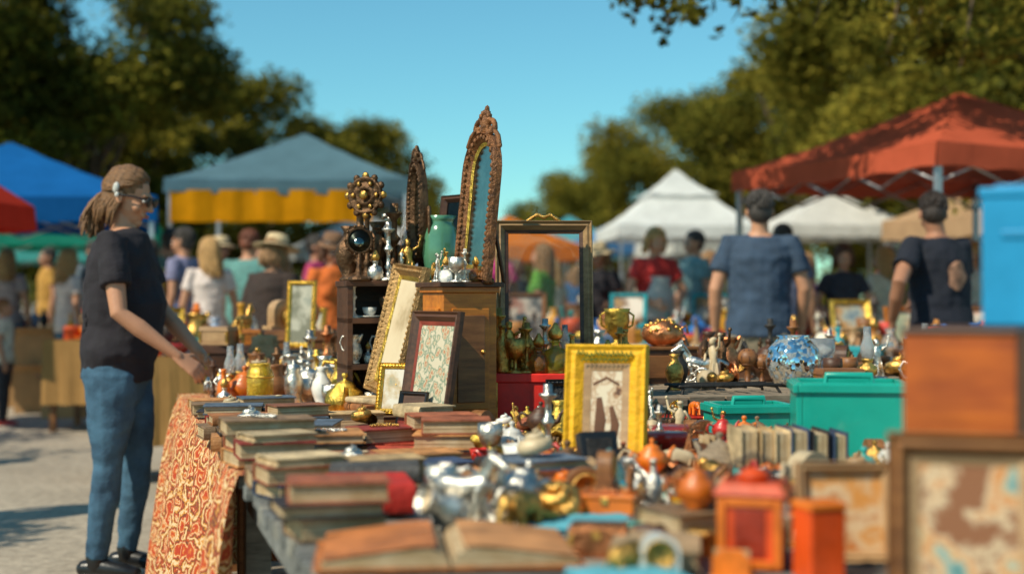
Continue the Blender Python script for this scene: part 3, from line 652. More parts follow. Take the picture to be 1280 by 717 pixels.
def G_spoon(m,r):
    b=MB(); b.tube([(-.07,0,.006),(-.02,0,.004),(.03,0,.006)],[(.005,.002),(.003,.0015),(.004,.002)],m,6,ref=(0,1,0)); b.ell((.052,0,.005),(.022,.014,.005),m,8); return b
def G_scroll_bracket(m,r):
    b=MB()
    for k in range(3):
        pts=[];ph=k*2.1
        for i in range(16):
            t=i/15; q=.045*(1-t)+.006; a=ph+t*8; pts.append((q*math.cos(a)+.02*k-.02,.006*math.sin(t*9),.05+q*math.sin(a)))
        b.tube(pts,[.006]*16,m,6)
    b.lathe([(0,0),(.035,0),(.03,.01),(.012,.016),(.01,.03)],m,12); return b
def G_trinket_dish(m,r):
    b=G_bowl(m,r)
    for i in range(12): b.ell((r.uniform(-.04,.04),r.uniform(-.04,.04),.03+r.uniform(0,.015)),r.uniform(.006,.012),r.choice([GOLD,SILVER,REDC,TEALC]),6)
    return b
def G_seashell_ornament(m,r):
    b=MB(); vs=[];fs=[];n=60;k=8
    for i in range(n+1):
        t=i/n; a=t*4*pi*1.3; rad=.042*(1-t)**1.2+.001; tr_=.024*(1-t)+.002
        for j in range(k):
            q=2*pi*j/k; vs.append(((rad+tr_*math.cos(q))*math.cos(a),(rad+tr_*math.cos(q))*math.sin(a),.024+.07*t**.8+tr_*math.sin(q)*1.1))
    for i in range(n):
        for j in range(k): q=(j+1)%k; fs.append((i*k+j,i*k+q,(i+1)*k+q,(i+1)*k+j))
    b.add(vs,fs,m,True); return b
def G_letter_rack(m,r):
    b=MB(); b.box((0,0,.006),(.12,.06,.012),m)
    for y,h in ((-.024,.05),(0,.07),(.024,.09)):
        b.prism([(-.055,.012),(.055,.012),(.055,h*.7),(.03,h),(-.03,h),(-.055,h*.7)],y-.003,y+.003,m)
        if y<.02: b.box((r.uniform(-.01,.01),y+.011,.045+h*.15),(.09,.003,.065),PAGES,rot=(0,r.uniform(-.08,.08),0))
    return b
def G_toy_elephant(m,r):
    b=MB(); b.tube([(-.035,0,.055),(0,0,.06),(.03,0,.058)],[(.026,.028),(.03,.032),(.024,.027)],m,12,ref=(0,1,0)); b.ell((.055,0,.068),(.022,.02,.024),m,10)
    b.tube([(.07,0,.065),(.085,0,.045),(.086,0,.02),(.096,0,.012)],[.010,.008,.006,.005],m,8)
    for s in(-1,1): b.ell((.045,s*.022,.068),(.014,.005,.02),m,8); b.tube([(.07,s*.010,.055),(.09,s*.012,.05)],[.003,.002],CREAM,5)
    for x in(-.035,.028):
        for s in(-1,1): b.tube([(x,s*.016,.05),(x,s*.017,.010)],[.012,.011],m,8)
    b.tube([(-.06,0,.06),(-.07,0,.03)],[.003,.002],m,5); return b
GEN={k[2:]:v for k,v in list(globals().items()) if k.startswith('G_')}
CACHE={}
NMAP={'tin':'round_tin','beads':'bead_necklace','toy_elephant':'elephant_figurine'}
def item(kind,m,x,y,z,rz=None,s=1.0,rx=0,ry=0,var=0):
    key=(kind,m.name,var)
    if key not in CACHE: CACHE[key]=GEN[kind](m,random.Random(len(kind)+var)).mesh(kind)
    return put(CACHE[key],NMAP.get(kind,kind),(x,y,z),(rx,ry,R.uniform(0,6.28) if rz is None else rz),scale=s)
def bookmesh(w,d,t,cm,band=GOLD):
    b=MB(); tb=.0035
    b.box((.002,0,tb/2),(w,d,tb),cm); b.box((.002,0,t-tb/2),(w,d,tb),cm)
    b.box((0,0,t/2),(w-.010,d-.010,t-2*tb-.0006),PAGES)
    n=7; out=[(-w/2+.003-.007*math.cos(-pi/2+pi*i/(n-1)),t/2+(t/2)*math.sin(-pi/2+pi*i/(n-1))) for i in range(n)]
    inn=[(-w/2+.0055,t-.0005),(-w/2+.0055,.0005)]
    b.prism(out+inn,-d/2,d/2,cm)
    if band:
      for yy in (-.32,-.24,.22,.34):
        out2=[(-w/2+.0028-.0078*math.cos(-pi/2+pi*i/(n-1)),t/2+(t/2+.0006)*math.sin(-pi/2+pi*i/(n-1))) for i in range(n)]
        b.prism(out2+[(-w/2+.004,t/2)],yy*d,yy*d+.003,band)
    return b
BC=[(.26,.03,.018),(.03,.05,.10),(.06,.055,.05),(.38,.14,.04),(.17,.06,.025),(.46,.30,.14),(.05,.13,.12),(.025,.02,.022),(.52,.38,.21),(.30,.085,.035),(.09,.12,.16),(.42,.055,.025),(.22,.13,.065),(.50,.22,.07)]
BM=[mat('leather_%d'%i,c,.6,0,.5,22,.45) for i,c in enumerate(BC)]
BOOKS=[]
for i in range(28):
    w_=R.uniform(.115,.155); d_=w_*R.uniform(1.3,1.5); BOOKS.append((bookmesh(w_,d_,R.uniform(.018,.042),BM[i%len(BM)],BRONZE if i%3==0 else None).mesh('book'),w_,d_))
def bh(me): return max(v.co.z for v in me.vertices)
BOOKS=[(a,b,c,bh(a)) for a,b,c in BOOKS]
# ------------------------------------------------------------------ frames
def frame(w,h,fw,t,mf,mp,shape='rect',crest=None,beads=None,glass_=False,inner=None):
    b=MB()
    def out(o):
        if shape=='rect': return [(-w/2+o,o),(w/2-o,o),(w/2-o,h-o),(-w/2+o,h-o)]
        if shape=='arch':
            hw=w/2-o; zc=h-w/2*1.1
            return [(-hw,o),(hw,o),(hw,zc)]+[(hw*math.cos(a),zc+(w/2*1.1-o)*math.sin(a)) for a in [pi*i/14 for i in range(1,14)]]+[(-hw,zc)]
        return [((w/2-o)*math.cos(2*pi*i/30-pi/2),h/2+(h/2-o)*math.sin(2*pi*i/30-pi/2)) for i in range(30)]
    prof=[(0,0),(0,-t*.6),(fw*.12,-t),(fw*.32,-t*.72),(fw*.55,-t*.85),(fw*.8,-t*.55),(fw,-t*.30),(fw,0)]
    vs=[];fs=[];n=len(out(0))
    for o,y in prof: vs+=[(x,y,z) for x,z in out(o)]
    for j in range(len(prof)-1):
        for i in range(n): k=(i+1)%n; fs.append((j*n+i,j*n+k,(j+1)*n+k,(j+1)*n+i))
    b.add(vs,fs,mf)
    if inner:
        o1=out(fw*.97); o2=out(fw*1.35)
        vs=[(x,-t*.36,z) for x,z in o1]+[(x,-t*.22,z) for x,z in o2]; b.add(vs,[(i,(i+1)%n,n+(i+1)%n,n+i) for i in range(n)],inner)
    P=out(fw*.9); b.add([(x,-t*.18,z) for x,z in P],[tuple(range(n))],mp)
    if not glass_:
        P=out(.003); b.add([(x,-.002,z) for x,z in P],[tuple(reversed(range(n)))],DARKW)
    if beads:
        P=out(fw*.5); 
        for i in range(n):
            a=Vector((P[i][0],0,P[i][1])); c=P[(i+1)%n]; c=Vector((c[0],0,c[1])); L_=(c-a).length; q=max(1,int(L_/beads[1]))
            for j in range(q): p=a.lerp(c,j/q); b.ell((p.x,-t*.85,p.z),(beads[0],beads[0]*.7,beads[0]),mf,6)
    if crest:
        for sx in(-1,1):
            pts=[];
            for i in range(14):
                s=i/13; q=crest*(.42-.34*s); a=s*6.5; pts.append((sx*(crest*.50+q*math.cos(a)),-t*.5,h+crest*.10+q*math.sin(a)))
            b.tube(pts,[crest*.11]*14,mf,6)
            b.tube([(sx*w*.5,-t*.5,h*.90),(sx*w*.42,-t*.5,h*.97),(sx*crest*.8,-t*.5,h+crest*.1)],crest*.10,mf,6)
        b.ell((0,-t*.5,h+crest*.30),(crest*.30,t*.45,crest*.45),mf,8); b.ell((0,-t*.5,h+crest*.80),(crest*.13,t*.3,crest*.25),mf,8)
        for i in range(7): a=pi*(.05+.15*i); b.ell((crest*.42*math.cos(a),-t*.6,h+crest*.4+crest*.36*math.sin(a)),(crest*.1,t*.35,crest*.13),mf,6)
    return b
# ------------------------------------------------------------------ tables
TH=math.radians(15.8); Uv=Vector((-math.sin(TH),math.cos(TH),0)); Nv=Vector((math.cos(TH),math.sin(TH),0)); O0=Vector((-.288,2.05,0))
def TL(a,b_,z=.75): p=O0+Nv*a+Uv*b_; return Vector((p.x,p.y,z))
def ptable(name,a0,a1,b0,b1,z,mats,across=True,plank=.075,apron=.08,gap=.007):
    mb=MB(); c=TL((a0+a1)/2,(b0+b1)/2,0); A=a1-a0;B=b1-b0; n=int((B if across else A)/plank); st=(B if across else A)/n; r=random.Random(3); m=mats[0]
    for i in range(n):
        q=-(B if across else A)/2+(i+.5)*st; j=r.uniform(-.008,.008); mm=r.choice(mats)
        if across: mb.box((j,q,z-.014+r.uniform(-.001,.001)),(A,st-gap,.028),mm)
        else: mb.box((q,j,z-.014+r.uniform(-.001,.001)),(st-gap,B,.028),mm)
    for s in(-1,1):
        mb.box((s*(A/2-.05),0,z-.03-apron/2),(.03,B-.10,apron),m); mb.box((0,s*(B/2-.05),z-.03-apron/2),(A-.14,.03,apron),m)
        for q in(-1,1): mb.box((s*(A/2-.06),q*(B/2-.07),(z-.03)/2),(.06,.06,z-.03),m)
    return mb.obj(name,c,(0,0,TH),bevel=.002)
ptable('slatted_table',0,1.75,-1.05,1.46,.75,[SLATE,SLATE2,SLATE],gap=.014,plank=.062)
ptable('wooden_table',0,1.28,1.50,3.80,.75,[MIDW],False,.16)
ptable('wooden_table',.15,1.5,3.95,5.3,.75,[MIDW],False,.16)
ptable('weathered_wooden_table',1.31,2.95,2.02,3.35,.84,[GREYW],False,.12,apron=.10)
m,nt_,b=base_nt('patterned_tablecloth'); L=nt_.links
tc=nt_.nodes.new('ShaderNodeTexCoord'); v=nt_.nodes.new('ShaderNodeTexVoronoi'); v.inputs['Scale'].default_value=15; L.new(tc.outputs['Object'],v.inputs[0])
nz=noise_n(nt_,20,5); mm=nt_.nodes.new('ShaderNodeMath'); mm.operation='MULTIPLY_ADD'; L.new(v.outputs['Distance'],mm.inputs[0]); mm.inputs[1].default_value=2.6; 
n2=nt_.nodes.new('ShaderNodeMath'); n2.operation='MULTIPLY'; L.new(nz,n2.inputs[0]); n2.inputs[1].default_value=2.8; L.new(n2.outputs[0],mm.inputs[2])
sn=nt_.nodes.new('ShaderNodeMath'); sn.operation='PINGPONG'; L.new(mm.outputs[0],sn.inputs[0]); sn.inputs[1].default_value=1.0
L.new(ramp(nt_,sn.outputs[0],[(.08,(.42,.04,.012)),(.25,(.55,.14,.02)),(.4,(.66,.46,.24)),(.52,(.48,.07,.012)),(.72,(.12,.035,.022)),(.85,(.60,.24,.03)),(.97,(.66,.50,.30))]),b.inputs['Base Color']); b.inputs['Roughness'].default_value=.9
mb=MB(); vs=[];fs=[]; nb=170; nzv=14; B0,B1=1.12,3.84
for i in range(nb+1):
    bb=B0+(B1-B0)*i/nb
    for j in range(nzv+1):
        s=j/nzv; fold=.050*math.sin(bb*19+1.2*math.sin(bb*6))+.016*math.sin(bb*47)
        a=-.008-(s**.6)*(.03+max(-.01,.045+fold)); p=TL(a,bb,.757-.735*s); vs.append(tuple(p))
for i in range(nb):
    for j in range(nzv): q=i*(nzv+1)+j; fs.append((q,q+nzv+1,q+nzv+2,q+1))
mb.add(vs,fs,m,True)
vs=[tuple(TL(a,b2,.7575+.001*math.sin(a*9+b2*11))) for b2 in (B0,B0+.6,B0+1.2,B0+1.8,B1) for a in (-.008,.3,.62)]
fs=[(r_*3+c_,r_*3+c_+1,r_*3+c_+4,r_*3+c_+3) for r_ in range(4) for c_ in range(2)]; mb.add(vs,fs,m,True)
vs=[];fs=[]
for i in range(41):
    a=-.02+1.0*i/40
    for j in range(6): s=j/5; vs.append(tuple(TL(a,B1+.01+s*(.02+.02*math.sin(a*25)),.757-.7*s)))
for i in range(40):
    for j in range(5): q=i*6+j; fs.append((q,q+6,q+7,q+1))
mb.add(vs,fs,m,True); mb.obj('patterned_tablecloth')
OCC=[]
def occ(x,y,r_): OCC.append((x,y,r_))
def free(x,y,r_): return all((x-a)**2+(y-b_)**2>(r_+c_)**2 for a,b_,c_ in OCC)
# ------------------------------------------------------------------ hero objects
mb=MB(); W,D,H=.165,.17,.44
mb.box((0,0,.02),(W+.02,D+.02,.04),ORW); mb.box((0,0,.225),(W,D,.37),ORW); mb.box((0,0,.418),(W+.015,D+.015,.016),ORW); mb.box((0,0,.433),(W+.035,D+.035,.014),DARKW)
mb.box((0,-D/2-.003,.22),(W-.05,.008,.29),ORW); mb.box((0,-D/2-.008,.22),(W-.08,.006,.25),MIDW); mb.ell((.035,-D/2-.014,.24),.008,BRASS,8)
mb.box((-W/2-.003,0,.22),(.008,D-.05,.29),ORW); mb.box((W/2+.003,0,.22),(.008,D-.05,.29),ORW)
mb.obj('wooden_cabinet',(-.155,4.17,.75),(0,0,.42),bevel=.002); occ(-.155,4.17,.13)
for x,y,k,mm,s in [(-.215,4.13,'figurine',SILVER,.55),(-.19,4.09,'perfume_bottle',CLEAR,.6),(-.16,4.07,'goblet',SILVER,.6),(-.135,4.09,'candlestick',SILVER,.45),(-.18,4.13,'bell',SILVER,.6),(-.105,4.11,'perfume_bottle',AMBER,.6),(-.225,4.18,'scroll_bracket',BRASS,.6),(-.145,4.14,'jewelry_box',SILVER,.5),(-.195,4.19,'figurine',BRASS,.6)]:
    item(k,mm,x,y,1.19,s=s)
mb=frame(.225,.43,.030,.03,mat('carved_brown_frame',(.24,.095,.03),.4,.3,.7,40,.8),MIRROR,'arch',crest=.075,beads=(.008,.017),inner=GOLD)
for sx in(-1,1): mb.ell((sx*.09,0,.0),(.02,.02,.012),BRONZE,8)
mb.tube([(0,0,.3),(0,.09,.0)],.006,DARKW,6)
mb.obj('ornate_mirror',(-.105,4.17,1.20),(math.radians(-4),math.radians(4),math.radians(-65)))
mb=MB(); W,D,H=.46,.22,.45
for sx in(-1,0,1): mb.box((sx*(W/2-.009),0,H/2),(.018,D,H),DARKW)
for z in (.01,.17,.32,H-.009): mb.box((0,0,z),(W+.01*(z>.4),D+.01*(z>.4),.018),DARKW)
mb.box((0,D/2-.005,H/2),(W-.02,.008,H-.02),DARKW)
mb.obj('bookshelf',(-.34,4.76,.75),(0,0,TH),bevel=.0015); occ(-.34,4.76,.2)
def SH(a,bq,z): q=Matrix.Rotation(TH,3,'Z')@Vector((a,bq,0)); return (-.34+q.x,4.76+q.y,.75+z)
rr=random.Random(8)
for z in (.019,.179,.329):
    for i in range(9):
        a=-.20+.05*i
        if abs(a)<.02: continue
        k=rr.choice(['figurine','perfume_bottle','goblet','bell','teacup','bottle','pitcher','candlestick']); p=SH(a,rr.uniform(-.10,-.04),z); item(k,rr.choice([SILVER,BRASS,SILVER,PORC,BRONZE]),*p,s=.58)
mb=frame(.14,.34,.028,.03,BRONZE,MIRROR,'oval',crest=.05,beads=(.007,.014)); mb.lathe([(.07,-.06),(.06,-.05),(.015,-.04),(.01,0)],BRONZE,16); mb.tube([(-.075,0,.18),(-.085,0,.05),(0,0,-.01),(.085,0,.05),(.075,0,.18)],.007,BRONZE,6)
mb.obj('oval_dressing_mirror',SH(.03,-.03,.51),(0,0,math.radians(-66)))
mb=frame(.20,.30,.025,.02,DARKW,mat('dark_mirror',(.06,.06,.06),.2,1,.4,12,.02),'rect'); mb.tube([(-.06,.0,.02),(-.06,.06,-.0)],.006,DARKW,6); mb.obj('dark_framed_mirror',SH(.16,.05,.45),(math.radians(-8),0,math.radians(-50)))
mb=MB(); mb.lathe([(0,0),(.05,0),(.045,.01),(.015,.02),(.009,.05),(.014,.06),(.008,.07),(.008,.20),(.014,.21),(.008,.22)],BRONZE,16)
mb.lathe([(.0,0),(.02,.006),(.028,.016),(.034,.006),(.05,.004),(.056,.012),(.062,.008),(.064,0)],BRONZE,24,(0,-.01,.28),(pi/2,0,0),flute=.03,nf=12)
mb.ell((0,-.028,.28),(.016,.008,.016),BRASS,10)
for i in range(12): a=i*pi/6; mb.ell((.064*math.cos(a),-.012,.28+.064*math.sin(a)),(.013,.009,.013),BRASS if i%3==0 else BRONZE,8)
for i in range(6): a=i*pi/3; mb.ell((.042*math.cos(a),-.02,.28+.042*math.sin(a)),(.009,.006,.009),BRASS,6)
mb.obj('ornate_brass_sconce',SH(-.155,-.05,.45),(0,0,-.35))
mb=MB(); mb.lathe([(0,0),(.04,0),(.035,.01),(.008,.02),(.008,.09)],BRONZE,14); mb.lathe([(.046,-.006),(.048,0),(.04,.008),(.036,.004),(0,.004)],BRONZE,24,(0,-.0,.13),(pi/2,0,0)); mb.lathe([(.036,.0045),(0,.0046)],MIRROR,24,(0,-.001,.13),(pi/2,0,0))
for i in range(10): a=i*pi/5; mb.ell((.047*math.cos(a),-.003,.13+.047*math.sin(a)),.006,BRONZE,6)
mb.obj('round_table_mirror',SH(-.19,-.10,.45),(0,0,.3))
GV=mat('green_milk_glass',(.13,.36,.20),.15,0,.15,8,.03,coat=.7,trans=.3)
mb=MB(); mb.lathe([(0,0),(.04,0),(.05,.02),(.060,.08),(.057,.15),(.05,.175),(.04,.19),(.042,.20),(.05,.215),(.046,.215),(.038,.195),(.050,.16),(.054,.12),(.052,.08),(.03,.01),(0,.008)],GV,24,flute=.02)
mb.obj('green_glass_vase',SH(.085,-.085,.45))
for a,bq,k,mm,s in [(-.09,-.08,'candlestick',SILVER,.9),(-.12,-.02,'figurine',BRONZE,1.2),(-.06,-.02,'candlestick',BRONZE,1.2),(-.02,-.09,'figurine',BRASS,.9),(-.1,.06,'vase',BRONZE,1.2),(-.2,.04,'vase',BRONZE,1.1),(.0,.05,'oil_lamp',BRONZE,1.1),(.21,-.02,'figurine',BRONZE,.9),(.17,-.08,'goblet',SILVER,.8),(-.135,-.09,'perfume_bottle',SILVER,.8),(-.05,-.1,'bell',SILVER,.8),(-.17,.0,'candlestick',BRONZE,1.35),(-.02,0,'scroll_bracket',BRONZE,1.4),(-.1,0,'scroll_bracket',BRONZE,1.5),(-.06,.07,'figurine',SILVER,1.5)]:
    item(k,mm,*SH(a,bq,.45),s=s)
px,py=-.42,4.45; z=.75
for i in (0,3,8): me,w_,d_,t_=BOOKS[i]; put(me,'book',(px,py,z),(0,0,TH+i*.06)); z+=t_
mb=frame(.28,.42,.036,.03,mat('aged_gilt_frame',(.36,.21,.08),.4,.6,.5,45,.5),painting('faded_canvas',[(.36,.26,.14),(.60,.47,.30),(.66,.54,.36)],6,4),'rect',beads=(.006,.017),inner=GOLD)
mb.obj('gilt_picture_frame',(px+.02,py+.03,z),(math.radians(-13),math.radians(4),math.radians(-66))); occ(px,py,.12)
mb=frame(.115,.155,.018,.014,GOLD,painting('small_portrait',[(.2,.25,.2),(.5,.38,.22),(.65,.6,.5)],18,20,2),'rect',beads=(.004,.01)); mb.tube([(0,0,.09),(0,.07,.004)],.004,BRASS,5); mb.obj('small_gilt_frame',(-.35,4.20,.80),(math.radians(-14),0,math.radians(-18)))
mb=MB(); mb.box((0,0,.022),(.14,.12,.044),MIDW); mb.box((0,0,.047),(.145,.125,.006),DARKW); mb.obj('wooden_box',(-.35,4.21,.75),(0,0,.3),bevel=.003); occ(-.35,4.21,.09)
mb=frame(.27,.335,.03,.022,DARKW,painting('floral_print',[(.50,.42,.28),(.42,.14,.06),(.56,.48,.32),(.15,.22,.15),(.58,.50,.36)],30,44,5),'rect',inner=mat('red_trim',(.25,.04,.02),.5)); mb.obj('dark_picture_frame',(-.245,4.01,.775),(math.radians(-9),0,math.radians(-58)))
put(BOOKS[5][0],'book',(-.24,4.0,.75),(0,0,.5)); occ(-.24,4.0,.10)
mb=frame(.10,.13,.012,.01,BLACK,painting('dark_print',[(.02,.03,.04),(.08,.10,.12),(.2,.2,.18)],20,10,4),'rect'); mb.obj('small_black_frame',(-.29,3.99,.755),(math.radians(-14),0,math.radians(-35)))
mb=MB(); RP=mat('red_painted_wood',(.72,.020,.010),.5,0,.25,12,.15)
mb.box((0,0,.08),(.28,.20,.13),RP); mb.box((0,0,.158),(.292,.212,.026),RP); mb.box((0,0,.01),(.292,.212,.02),RP)
for sx in(-1,1): mb.box((sx*.134,-.101,.085),(.008,.006,.13),BRASS)
mb.obj('red_wooden_chest',(.085,4.31,.75),(0,0,.03),bevel=.003); occ(.085,4.31,.16); occ(.02,4.08,.075); occ(.11,4.10,.06); occ(.0,3.92,.07)
mb=MB(); mb.box((0,0,.07),(.16,.18,.14),MIDW); mb.box((0,0,.146),(.17,.19,.012),DARKW); mb.box((0,-.092,.07),(.11,.006,.08),DARKW); mb.obj('wooden_box',(.31,4.52,.75),(0,0,.2),bevel=.002); occ(.31,4.52,.11)
WF=wood('worn_wood_frame',(.18,.10,.04),(.44,.28,.13))
mb=frame(.30,.465,.03,.026,WF,PANE,'rect',glass_=True,inner=DARKW,crest=None)
mb.tube([(-.05,-.01,.465),(-.02,-.01,.485),(0,-.01,.475),(.02,-.01,.485),(.05,-.01,.465)],.006,BRASS,6)
for sx in(-1,1): mb.tube([(sx*.135,.006,.20),(sx*.135,.09,.012)],.006,DARKW,6)
mb.obj('glazed_wooden_frame',(.100,4.345,.921),(math.radians(-8),0,math.radians(2)))
mb=frame(.13,.155,.02,.014,BLACK,mat('embossed_black',(.02,.02,.022),.35,.3,.5,50,1.0),'rect',beads=(.004,.012)); mb.obj('black_ornate_panel',(.165,4.17,.752),(math.radians(-8),0,.12)); occ(.165,4.15,.05)
for x,y,k,mm,s in [(-.03,4.26,'bottle',BRASS,.8),(.01,4.24,'goblet',BRASS,.85),(.045,4.25,'candlestick',BRASS,.7),(.08,4.24,'perfume_bottle',AMBER,.95),(.13,4.25,'perfume_bottle',YGLASS,1.2),(.18,4.26,'bottle',BRASS,.65),(.0,4.29,'figurine',BRASS,1.0),(.04,4.29,'vase',BRASS,.8),(.10,4.30,'candlestick',SILVER,.75),(.16,4.30,'oil_lamp',BRASS,.65),(-.04,4.31,'candlestick',BRASS,.9),(.07,4.28,'scroll_bracket',BRASS,.8)]:
    item(k,mm,x,y,.921,s=s)
for x,y,k,mm,s in [(.27,4.46,'pitcher',PORC,.6),(.30,4.46,'perfume_bottle',BRASS,.9),(.34,4.48,'candlestick',BRASS,.7),(.29,4.53,'bowl',SILVER,.7),(.36,4.54,'bottle',BRASS,.8)]:
    item(k,mm,x,y,.902,s=s)
YEL=mat('yellow_paint',(.88,.44,.006),.6,0,.22,22,.6,bscale=60)
mb=frame(.19,.29,.044,.024,YEL,painting('faded_photo',[(.10,.04,.02),(.40,.22,.11),(.66,.54,.38),(.45,.28,.16),(.68,.58,.42)],32,26,3.4,.44,.74),'rect',inner=PALEW)
SEP=mat('sepia_ink',(.14,.06,.03),.8)
for pts,rd in (([(-.018,-.0048,.06),(-.012,-.0048,.12),(-.016,-.0048,.17)],[(.010,.0008),(.013,.0008),(.006,.0008)]),([(.016,-.0048,.06),(.022,-.0048,.11),(.012,-.0048,.15)],[(.008,.0008),(.010,.0008),(.005,.0008)]),([(-.030,-.0048,.20),(0,-.0048,.215),(.028,-.0048,.20)],[(.003,.0008)]*3)):
    mb.tube(pts,rd,SEP,8)
GM=mat('green_paint',(.03,.16,.03),.6); r=random.Random(2)
for i in range(13):
    x=-.066+i*.010; z0=.268+r.uniform(-.003,.003); mb.tube([(x,-.0235,z0-.005),(x+.003,-.0245,z0+.006),(x+.006,-.0235,z0-.003)],.0018,GM,4)
for i in range(11):
    x=-.055+i*.010; z0=.254; mb.tube([(x,-.0212,z0-.003),(x+.003,-.0216,z0+.003),(x+.006,-.0212,z0)],.0015,GM,4)
mb.tube([(0,0,.2),(0,.1,.003)],.005,PALEW,5); mb.obj('yellow_picture_frame',(.208,3.20,.752),(math.radians(-9),0,math.radians(-14)),bevel=.001); occ(.208,3.24,.10)
mb=MB(); mb.box((0,0,.055),(.085,.03,.11),BLACK); mb.box((0,-.016,.055),(.06,.004,.08),IRON); mb.obj('black_leather_case',(.19,3.03,.752),(math.radians(-16),0,.35),bevel=.004); occ(.19,3.05,.05)
mb=MB(); mb.lathe([(0,0),(.075,0),(.078,.003),(.078,.045),(.082,.047),(.082,.066),(.078,.07),(.04,.074),(0,.075)],mat('dark_red_enamel',(.25,.018,.012),.35,0,.3,15,.1,coat=.3),32); mb.obj('round_tin',(.40,3.62,.75)); occ(.40,3.62,.09)
item('tin',REDC,.37,3.35,.75,s=1.1); occ(.37,3.35,.06)
TEAL=mat('teal_plastic',(.010,.36,.27),.28,0,.12,6,.05,rand=.05,coat=.2)
def teal_case(w_,d_,h_,loc,rz):
    mb=MB(); t=.014
    mb.box((0,0,t/2),(w_,d_,t),TEAL)
    for s in(-1,1): mb.box((s*(w_/2-t/2),0,h_*.5+t*.5),(t,d_,h_-t),TEAL); mb.box((0,s*(d_/2-t/2),h_*.5+t*.5),(w_-2*t-.001,t,h_-t),TEAL)
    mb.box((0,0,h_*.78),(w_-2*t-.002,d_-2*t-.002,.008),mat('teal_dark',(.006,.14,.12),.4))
    for s in(-1,1): mb.box((s*(w_/2+.002),0,h_-.014),(.012,d_+.016,.02),TEAL); mb.box((0,s*(d_/2+.002),h_-.0135),(w_-.01,.012,.0195),TEAL)
    mb.tube([(-w_*.22,0,h_*.8),(-w_*.2,0,h_+.012),(w_*.2,0,h_+.012),(w_*.22,0,h_*.8)],.009,TEAL,8)
    return mb.obj('teal_storage_case',loc,(0,0,rz),bevel=.012)
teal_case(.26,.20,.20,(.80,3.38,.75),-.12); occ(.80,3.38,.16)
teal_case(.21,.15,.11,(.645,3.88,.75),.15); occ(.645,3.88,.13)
x=.495
for i,(cm,t_,h_) in enumerate([(8,.034,.12),(5,.030,.118),(8,.034,.116),(1,.038,.12),(7,.035,.115),(1,.03,.112)]):
    me=bookmesh(h_,.12,t_,BM[cm]).mesh('book'); put(me,'book',(x,2.96,.75+h_/2+.008),(0,math.radians(-90),.08)); x+=t_+.003
occ(.57,2.96,.12)
mb=MB(); mb.box((0,0,.0875),(.20,.30,.175),DARKW); mb.box((0,0,.17),(.21,.31,.008),MIDW); mb.obj('dark_wooden_box',(.68,2.03,.75),(0,0,-.44),bevel=.003); occ(.68,2.0,.18)
mb=MB(); mb.box((0,0,.004),(.150,.320,.008),DARKW); mb.box((0,0,.091),(.145,.315,.166),RUSTW); mb.box((0,0,.178),(.152,.322,.008),DARKW)
mb.obj('orange_wooden_box',(.657,2.02,.925),(0,0,-.44),bevel=.003)
BL=mat('blue_enamel',(.008,.26,.50),.45,0,.12,10,.05,rand=.02)
mb=MB(); mb.box((0,0,.092),(.10,.12,.184),BL,top=1.03); mb.box((0,0,.190),(.110,.130,.014),BL); mb.box((0,0,.199),(.07,.09,.006),BL); mb.box((0,-.0615,.13),(.05,.006,.012),BL)
mb.obj('blue_storage_box',(.742,2.07,1.108),(0,0,-.40),bevel=.009)
FP=painting('landscape_print',[(.08,.22,.22),(.22,.36,.33),(.60,.44,.24),(.58,.22,.06),(.64,.48,.30),(.26,.10,.04)],16,20,9)
mb=frame(.20,.225,.030,.03,MIDW,FP,'rect',inner=PALEW); mb.obj('framed_landscape_picture',(.575,1.79,.752),(math.radians(-6),0,math.radians(-14))); occ(.575,1.79,.1)
mb=frame(.15,.15,.018,.02,PALEW,painting('sunset_canvas',[(.66,.50,.32),(.65,.26,.04),(.70,.52,.32),(.50,.15,.02)],12,9,6),'rect'); mb.tube([(0,0,.12),(0,.07,.002)],.005,PALEW,5); mb.obj('framed_sunset_painting',(.50,2.13,.752),(math.radians(-8),0,.05)); occ(.5,2.15,.08)
RO=mat('red_orange_enamel',(.72,.075,.006),.4,0,.25,12,.1,coat=.3)
mb=MB(); mb.box((0,0,.055),(.095,.095,.11),RO); mb.box((0,0,.118),(.108,.108,.016),RO,top=.8); mb.lathe([(.02,.125),(.025,.135),(.01,.145),(.0,.146)],RO,14)
for s in(-1,1): mb.box((s*.041,-.049,.055),(.012,.006,.10),ORANGEC); mb.box((0,-.049,.055+s*.045),(.068,.006,.012),ORANGEC)
mb.box((0,-.0485,.055),(.045,.003,.07),mat('tin_panel',(.30,.03,.01),.3)); mb.tube([(-.035,0,.12),(-.03,0,.15),(0,0,.165),(.03,0,.15),(.035,0,.12)],.004,IRON,6)
mb.obj('red_tin_lantern',(.36,2.12,.75),(0,0,-.3),bevel=.003); occ(.36,2.12,.08)
mb=MB(); mb.box((0,0,.05),(.055,.055,.10),RO); mb.box((0,0,.105),(.06,.06,.01),ORANGEC); mb.obj('red_tin_box',(.435,2.02,.75),(0,0,.3),bevel=.003); occ(.435,2.02,.05)
mb=MB(); LC=mat('tan_leather_cover',(.46,.15,.04),.55,0,.4,14,.4)
